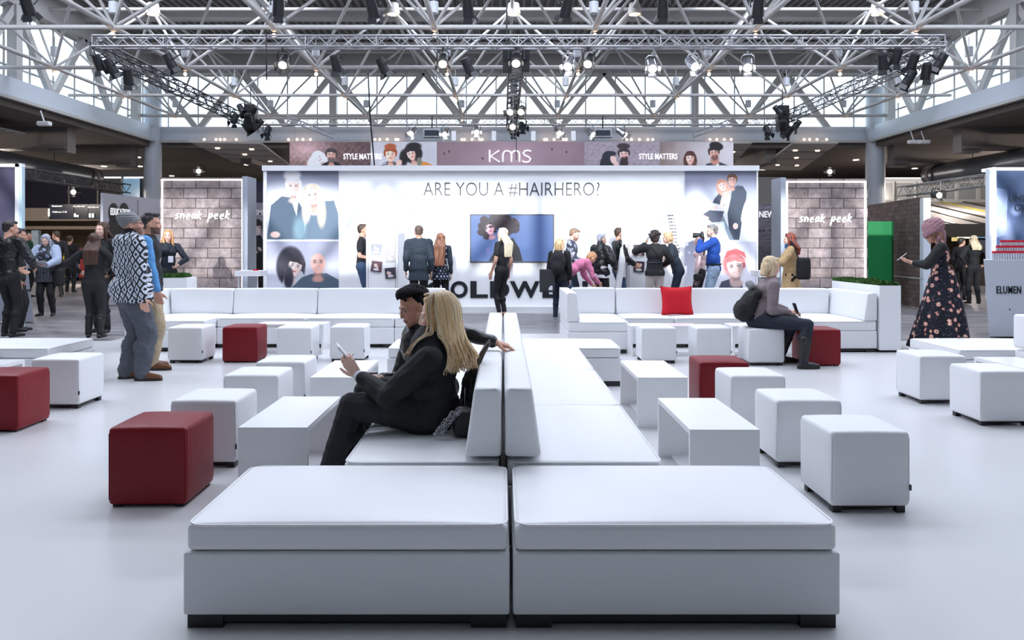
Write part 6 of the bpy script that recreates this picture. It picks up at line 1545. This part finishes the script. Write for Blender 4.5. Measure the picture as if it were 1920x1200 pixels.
f5.top(K['lblue'], 'shirt', f=1.0, add=.02, fold=.01); f5.top(K['black2'], 'vest', f=1.14, sleeve='none', hem=(.86,.19,.14), fold=.01); f5.pants(K['beige'], add=.02, fold=.01); f5.shoes(K['brown'], size=1.1, sole=K['sole']); f5.hair('gel', BLK)
# camera-side sleeve and hand of the vest man show past the beanie man's arm

f6 = simple('woman with long brown hair in black, seen from behind beside the diamond jacket', 176, 11.4, 1.58, 8, K['black'], K['black2'], ('long', BRN, rgb(84,54,40), .30), g=1.05, topk=dict(hem=(.78,.17,.12), f=1.08, add=.016), boot=.20, armL=((-.24,.14,.98), (-1,-.5,0)), armR=((.16,.16,.95), (1,-.4,0)), head=(20,0))
f7 = simple('curly brown haired woman facing the camera behind the woman in black', 193, 12.1, 1.77, 172, K['black2'], K['black'], ('long', BRN, rgb(70,40,30), .22), head=(-6,0), boot=.2, skin=SKP)
f8 = Fig('grey haired woman in pale denim jacket and striped tunic reading papers', at(88, 15.0), HD(186), 1.63, 1.22, SKP, .010)
f8.stand().legs((-.12,0,.073), (.09,.03,.073)); f8.arm('L', (-.10,.30,.99), (-1,-.3,-.3), hdir=(.7,.6,.2), normal=(.2,.2,1), curl=.5); f8.arm('R', (.16,.28,.97), (1,-.3,-.3), hdir=(-.6,.7,.1), normal=(-.2,.2,1), curl=.5)
f8.head(0, HD(24)); f8.body(); f8.top(K['stripe'], 'tunic', f=1.06, sleeve='none', hem=(.66,.22,.17), fold=.008)
f8.top(K['denim'], 'jacket', f=1.0, add=.028, fold=.012, extra=lambda mb, s: None); f8.pants(K['black'], slim=.95); f8.shoes(K['boot'], 'boot', .26); f8.hair('long', rgb(110,112,128), rgb(196,200,216), .24)
mg = thing('magazine', 'open white leaflet in the grey haired woman\'s hands', 'leaflet', to_world(f8, V(-.02,.36,1.03)), HD(186)); mg.rotation_euler = (HD(35), 0, HD(186))
MB().sbox((-.08,0,0), (.16,.21,.004), .0015, n=2, m=1).obj('left_page', K['white'], mg); p_ = MB().sbox((.08,0,0), (.16,.21,.004), .0015, n=2, m=1).obj('right_page', mat('printed_grey_page', (.4,.4,.42), .5, var=.6, scale=30), mg); p_.rotation_euler = (0, HD(-20), 0)
tb = thing('tote_bag', 'black shoulder bag at the grey haired woman\'s left side', 'bag', (XP(112,15.05), 15.0, .60), HD(0)); MB().sbox((.02,0,.16), (.12,.24,.34), .04, (.01,.01,.0)).obj('bag_body', K['black'], tb); MB().path(cr([V(0,-.08,.32), V(-.02,-.04,.6), V(-.06,0,.78), V(-.02,.05,.6), V(0,.08,.32)], 4), .010).obj('strap', K['black'], tb)
f9 = simple('man in black leather jacket seen from behind at the left photo edge', 16, 11.55, 1.78, -12, K['leather'], K['black'], ('short', BLK), fem=False, head=(-30,6), topk=dict(f=1.12, add=.022, fold=.012), armL=((-.10,.28,1.02), (-1,-.6,-.3)), armR=((.22,.25,1.05), (1,-.7,-.3)))
f10 = simple('man\'s face looking past the black leather jacket at the left edge', 33, 12.27, 1.68, -60, K['black2'], K['black'], ('short', BLK), fem=False, g=.95, head=(0,6))
f11 = simple('man in dark green sweater deep in the foyer at left', 50, 20.5, 1.78, -30, K['green'], K['black'], ('short', BLK), fem=False, head=(-40,0), vox=.014)
f12 = simple('man in dark suit deep in the foyer at left', 107, 20.5, 1.80, 60, K['black2'], K['black'], ('short', BRN), fem=False, head=(20,10), vox=.014)
f12b = simple('dim dark figure farther back in the lit foyer at left', 131, 22.5, 1.70, 10, K['black'], K['black'], ('short', BRN), fem=False, vox=.016)
f13 = simple('strawberry blonde woman with a white badge before the left brick panel', 315, 14.4, 1.70, -140, K['navy'], K['black'], ('long', rgb(176,104,58), rgb(240,196,140), .28), head=(-25,0), skin=SKP, armL=((-.13,.18,1.02), (-1,-.4,0)))
bd = thing('name_badge', 'white name badge hanging on the strawberry blonde woman', 'badge', to_world(f13, V(0,.165*1.0,1.13)), f13.root.rotation_euler.z); MB().box(-.045,.045,-.004,.004,-.06,.06).obj('card', K['white'], bd); MB().path([(-.02,0,.06),(-.055,-.03,.28)], .004).obj('lanyard', K['black'], bd); MB().path([(.02,0,.06),(.055,-.03,.28)], .004).obj('lanyard', K['black'], bd)

# ---------------------------------------------------------------- woman in floral dress
f14 = Fig('woman in mauve turban and long dark floral dress looking at her phone', at(1768, 9.95), HD(62), 1.68, 1.0, SK, .0085)
f14.stand(lean=HD(3)).legs((-.09,0,.075), (.09,.05,.075)); f14.arm('L', (-.05,.36,1.16), (-1,-.3,-.7), hdir=(.15,1,.35), normal=(.5,-.3,.8), curl=.25, thumb=-1); f14.arm('R', (.10,.34,1.15), (1,-.3,-.7), hdir=(-.25,1,.4), normal=(-.4,-.4,.8), curl=.25, thumb=-1)
f14.head(HD(-6), HD(22), 0, .05); f14.body(); f14.top(K['black'], 'cardigan_sleeves', f=.93, add=.020, fold=.006, wrist=.07)
J = f14.J; mb = MB(); f14._torso(mb, 1.0, 1.0); n = 40; rings = []
for t in np.linspace(0, 1, 16):
    z = J['waist'].z*(1-t)+.045*t; r0 = .125+.225*t**.85; rings.append([(r0*math.cos(a)*(1+.10*t*math.sin(9*a+1)), (r0*1.02)*math.sin(a)*(1+.10*t*math.sin(9*a+1))+(.10*t**2 if False else .05*t*t), z) for a in [2*PI*i/n for i in range(n)]])
vs = [p for r in rings for p in r]; m_ = len(rings); mb.add(vs, [(j*n+i, (j+1)*n+i, (j+1)*n+(i+1) % n, j*n+(i+1) % n) for j in range(m_-1) for i in range(n)] + [tuple(range(n)), tuple(range((m_-1)*n, m_*n))[::-1]], True)
me = remesh(mb, 'dress', .011, 1, .4); link('dress', me, K['floral'], f14.root)
f14.shoes(K['boot'], 'shoe'); f14.hair('plain', rgb(120,84,60), rgb(170,130,96))
mb = MB(); HRt = f14.HR @ Matrix.Rotation(.35, 3, 'X')
mb.ell(f14.hp(0,-.040,.088), (.122,.135,.118), HRt)
for i in range(5): a_ = .10*i; mb.path([f14.hp(.112*math.cos(.27*i)*math.cos(t), -.035+.128*math.cos(.27*i)*math.sin(t), .045+.033*i-.04*math.sin(t)*(1-.2*i)+.012*math.cos(t+i)) for t in [2*PI*j/22 for j in range(22)]], .027, closed=True)
mb.caps(f14.hp(.03,-.10,-.02), .05, f14.hp(.05,-.07,-.13), .040); mb.caps(f14.hp(-.06,-.05,-.06), .03, f14.hp(-.055,-.02,-.15), .028); me = remesh(mb, 'turban', .007, 2); folds(me, .006, 30, 4); link('turban', me, K['mauve'], f14.root)
p4 = thing('phone', 'white phone held by the woman in the floral dress', 'phone', to_world(f14, V(.02,.475,1.235))); p4.rotation_euler = (0, HD(-50), HD(62+90)); MB().sbox((0,0,0), (.010,.072,.145), .004, n=2, m=2).obj('case', M['phone'], p4)
f15 = simple('woman with blonde hair in black standing by the shop counter at right, seen from behind', 1826, 18.1, 1.64, -5, K['black'], K['black2'], ('long', rgb(196,170,128), rgb(238,224,196), .16), armL=((-.20,-.02,.93), (-1,-.6,0)), armR=((.20,-.02,.93), (1,-.6,0)), topk=dict(f=1.1, add=.02))
f16 = simple('dark haired person in black facing right by the shop counter', 1802, 19.3, 1.60, -70, K['black2'], K['black'], ('short', BLK), vox=.013)

# ---------------------------------------------------------------- people at the booth wall
f17 = simple('man in black tee shirt half hidden by the left photo stand', 679, 15.6, 1.84, -84, K['black2'], K['jeans'], ('short', BRN), fem=False, topk=dict(sleeve='short'), armL=((-.16,.16,1.15), (-.5,-1,0)), armR=((.16,.22,1.12), (.4,-1,-.2)), g=.95)
f18 = simple('man in long slate coat seen from behind at the booth wall', 785, 14.9, 1.79, 3, K['coat'], K['black'], ('short', rgb(70,54,46), rgb(130,110,96)), fem=False, head=(14,0), topk=dict(f=1.14, add=.016, hem=(.70,.21,.16), fold=.010), g=1.06)
f19 = simple('woman with long auburn hair in white lattice patterned dress, seen from behind', 826, 15.2, 1.65, -4, K['coat'], K['black'], ('long', rgb(100,54,38), rgb(196,140,110), .48), topk=dict(add=.012, f=.98), skin=SKP)
f19.top(K['lattice'], 'dress', f=1.06, sleeve='none', hem=(.70,.20,.15), fold=.006)
f20 = Fig('blonde woman in black short sleeved outfit standing before the television', at(941, 14.8), HD(52), 1.74, .98, SK, .009)
f20.stand(lean=HD(-3)).legs((-.04,.03,.078), (.06,-.02,.078)); f20.arm('L', (-.20,.10,.87), (-.2,-1,0), hdir=(0,.3,-1), normal=(1,0,0), curl=.2); f20.hang('R'); f20.head(HD(8), 0); f20.body(); f20.top(K['black2'], 'top', sleeve='short', f=1.03, add=.008); f20.pants(K['black2'], slim=.95, add=.012, end=.10); f20.shoes(mat('tan_sandal', rgb(150,96,66), .5), size=.9); f20.hair('long', rgb(212,196,160), rgb(248,240,216), .34)
f21 = simple('blonde girl with a large black backpack and bag, seen from behind', 1049, 14.15, 1.52, -14, K['black'], K['dark_jeans'], ('bob', rgb(170,130,86), rgb(226,200,160)), head=(-40,4), shoe=mat('speckled_sneaker', (.3,.3,.34), .6, var=.9, scale=60), topk=dict(f=1.12, add=.02, hem=(.72,.17,.13)), skin=SKP)
bk = thing('backpack', 'large black backpack on the blonde girl\'s back', 'bag', to_world(f21, V(0,-.15,.88)), f21.root.rotation_euler.z); mb = MB(); mb.ell((0,-.03,.19), (.15,.11,.23)); mb.ell((0,-.09,.12), (.12,.07,.13)); me = remesh(mb, 'b', .012, 2); folds(me, .008, 14, 5); link('bag_body', me, K['black2'], bk)
for sx in (-.09, .09): MB().path(cr([V(sx,.0,.36), V(sx,.08,.44), V(sx,.2,.36)], 4), .014).obj('strap', K['stone'], bk)
tb = thing('shopping_bag', 'flat black carrier bag held at the blonde girl\'s left side', 'bag', (XP(1026,14.0), 14.0, .55), HD(-8)); MB().sbox((0,0,.19), (.28,.06,.42), .012, (.0,.01,0)).obj('bag_body', mat('matt_black_bag', (.03,.032,.036), .5), tb); MB().path(cr([V(.04,0,.40), V(.1,0,.55), V(.17,.02,.62)], 4), .006).obj('handle', K['black'], tb); MB().box(.03,.10,-.036,-.034,.02,.10).obj('printed_mark', K['white'], tb)
f22 = simple('short haired bearded man in grey camouflage jacket looking down', 1072, 15.3, 1.75, -95, K['camo'], K['dark_jeans'], ('short', rgb(110,84,66), rgb(170,140,116)), fem=False, head=(0,22), beard=rgb(120,84,66), topk=dict(f=1.12, add=.022), armL=((-.08,.26,1.02), (-.6,-1,-.2)), armR=((.12,.28,1.06), (.5,-1,-.2)), skin=SKP)
f23 = simple('person in pink hooded top bending over beside the camouflage jacket', 1078, 14.6, 1.62, -70, K['pink'], K['jeans'], ('plain', rgb(150,110,80)), lean=62, head=(0,50), topk=dict(add=.02, f=1.08, fold=.012), armL=((-.1,.42,.62), (-.3,.2,-1)), armR=((.12,.45,.66), (.3,.2,-1)))
f24 = simple('grey haired person in black leather jacket with white shirt tail, hands in front', 1126, 15.05, 1.64, -50, K['leather'], K['black'], ('short', rgb(120,124,136), rgb(224,228,240)), g=1.15, head=(-25,6), topk=dict(f=1.14, add=.026, fold=.012), armR=((.20,.22,.92), (1,-.8,-.2)), skin=SKP)
f24.top(K['white'], 'shirt_tail', f=1.0, sleeve='none', hem=(.74,.20,.16))
mb = MB(); mb.caps(f24.J['neck'], .075*f24.k, f24.hp(0,-.03,-.08), .068*f24.k); me = remesh(mb, 's', .01, 1); link('scarf', me, K['stripe'], f24.root)
f25 = simple('person in shiny black jacket and jeans whose head is hidden by the leaning board', 1160, 15.3, 1.76, -80, K['leather'], K['jeans'], ('short', BRN), fem=False, topk=dict(f=1.1, add=.024, fold=.014), armL=((-.06,.28,1.02), (-.6,-1,-.3)), armR=((.14,.30,1.0), (.6,-1,-.3)))
t = thing('dark_box', 'flat dark case held by the person in the shiny black jacket', 'case', (XP(1152,15.3), 15.25, ZP(493,15.3)), HD(-20)); MB().sbox((0,0,0), (.30,.22,.05), .01).obj('case_body', K['black'], t)
f26 = simple('dark curly haired woman in black jacket raising a hand to her face', 1228, 14.5, 1.66, 6, K['black2'], K['stone'], ('curly', (.016,.010,.010), (.07,.045,.04)), g=1.08, head=(-14,0), topk=dict(f=1.12, add=.022, hem=(.80,.19,.14)), armL=((-.12,.20,1.42), (-1,-.2,-.8), (.3,.3,1)), armR=((.20,.22,1.0), (1,-.6,-.3)), skin=SKD)
MB().path([f26.J['shL']+V(.05,-.11,.03), f26.J['chest']+V(0,-.145,0), f26.J['waist']+V(.11,-.13,0)], .010).obj('strap', K['black'], f26.root); MB().path([f26.J['waist']+V(.165*math.cos(a), .135*math.sin(a), .01) for a in [2*PI*i/20 for i in range(20)]], .008, closed=True).obj('belt', K['grey'], f26.root)
f27 = simple('blonde woman in dark tee shirt leaning towards the curly haired woman', 1272, 15.0, 1.70, 78, K['coat'], K['dark_jeans'], ('plain', rgb(180,140,96), rgb(236,210,170)), lean=16, head=(0,14), topk=dict(sleeve='short', f=1.04), armL=((-.16,.34,.92), (-.4,-.4,-1)), armR=((.16,.40,1.15), (.5,-.5,-.5)), skin=SKP)
f28 = Fig('photographer in royal blue sweater and pale jeans aiming a black camera to the left', at(1338, 14.8), HD(72), 1.80, 1.08, SKP, .009, female=False)
f28.beard = rgb(150,140,136); f28.stand().legs((-.16,.02,.081), (.14,.0,.081)); f28.arm('L', (-.04,.25,1.50), (-1,.1,-1), hdir=(.2,.4,.5), normal=(1,0,.2), curl=.6); f28.arm('R', (.06,.24,1.50), (1,.1,-1), hdir=(-.2,.5,.4), normal=(-1,0,.2), curl=.6)
f28.head(0, HD(4)); f28.body(); f28.top(K['blue'], 'sweater', f=1.1, add=.018, fold=.010); f28.pants(K['pale_jeans'], add=.022, fold=.012); f28.shoes(K['boot']); f28.hair('gel', rgb(60,56,56), rgb(170,166,166))
cm_ = thing('photo_camera', 'black camera with long lens at the photographer\'s face', 'camera', to_world(f28, V(0,.22,1.585)), f28.root.rotation_euler.z); MB().sbox((0,0,0), (.145,.07,.10), .015, n=3, m=3).obj('camera_body', M['black'], cm_); MB().tube((0,.03,0), (0,.17,0), .042, .052, n=18).obj('lens_barrel', M['black'], cm_); MB().tube((0,.17,0), (0,.172,0), .044, n=18).obj('front_glass', M['lens_dark'], cm_); MB().sbox((0,-.005,.06), (.05,.05,.03), .008, n=2, m=2).obj('prism_hump', M['black'], cm_)
MB().path(cr([f28.J['shL']+V(.05,.10,.02), f28.J['chest']+V(-.08,.16,0), f28.J['waist']+V(-.10,.17,.05)], 4), .012).obj('strap', K['black'], f28.root); MB().path([f28.J['hip']+V(.185*math.cos(a), .145*math.sin(a), .09) for a in [2*PI*i/20 for i in range(20)]], .014, closed=True).obj('belt', K['black'], f28.root)
cb = thing('camera_bag', 'camera with strap hanging at the photographer\'s hip', 'camera', (XP(1309,14.6), 14.6, ZP(520,14.6)), HD(20)); MB().sbox((0,0,0), (.16,.12,.13), .03, n=3, m=3).obj('camera_body', K['black'], cb); MB().tube((0,0,-.05), (-.06,0,-.16), .045, n=14).obj('lens_barrel', mat('brown_grey_case', (.08,.05,.05), .5), cb)
f29 = simple('person in pale pink shirt mostly hidden behind the photographer', 1313, 15.5, 1.62, 60, cl('pale_pink', rgb(226,196,196)), K['black'], ('short', BRN), g=.95)
f30 = simple('red haired woman in camel coat before the right brick panel, holding a yellow leaflet', 1483, 13.4, 1.62, 66, K['camel'], K['black'], ('long', rgb(84,30,24), rgb(150,70,50), .20), g=1.08, head=(8,4), topk=dict(f=1.1, add=.022, hem=(.60,.21,.17), fold=.01), armL=((-.12,.30,1.06), (-1,-.4,-.5)), armR=((.10,.34,1.10), (1,-.4,-.5)), skin=SKP)
mb = MB(); mb.caps(f30.J['neck']+V(0,.02,-.02), .085, f30.J['neck']+V(0,.04,.03), .078); me = remesh(mb, 's', .01, 2); folds(me, .012, 18, 1); link('scarf', me, cl('petrol_scarf', rgb(26,84,132)), f30.root)
lf = thing('leaflet', 'yellow leaflet held by the red haired woman', 'leaflet', (XP(1441,13.2), 13.2, ZP(492,13.2))); lf.rotation_euler = (0, HD(30), HD(10)); MB().sbox((0,0,0), (.12,.008,.20), .003, n=2, m=1).obj('paper', mat('yellow_paper', rgb(238,186,70), .6), lf)
sb = thing('shoulder_bag', 'black shoulder bag at the red haired woman\'s back', 'bag', (XP(1500,13.3), 13.15, .80), HD(-20)); MB().sbox((0,0,.19), (.22,.12,.38), .04, (.01,.01,0)).obj('bag_body', K['black'], sb); MB().path(cr([V(-.08,0,.36), V(-.16,.02,.6), V(-.20,.06,.66)], 4), .012).obj('strap', K['black'], sb)
# remove any doubled names left without labels
for o in list(COL.objects):
    if o.parent is None and 'label' in o and o['label'] == 'x': bpy.data.objects.remove(o)
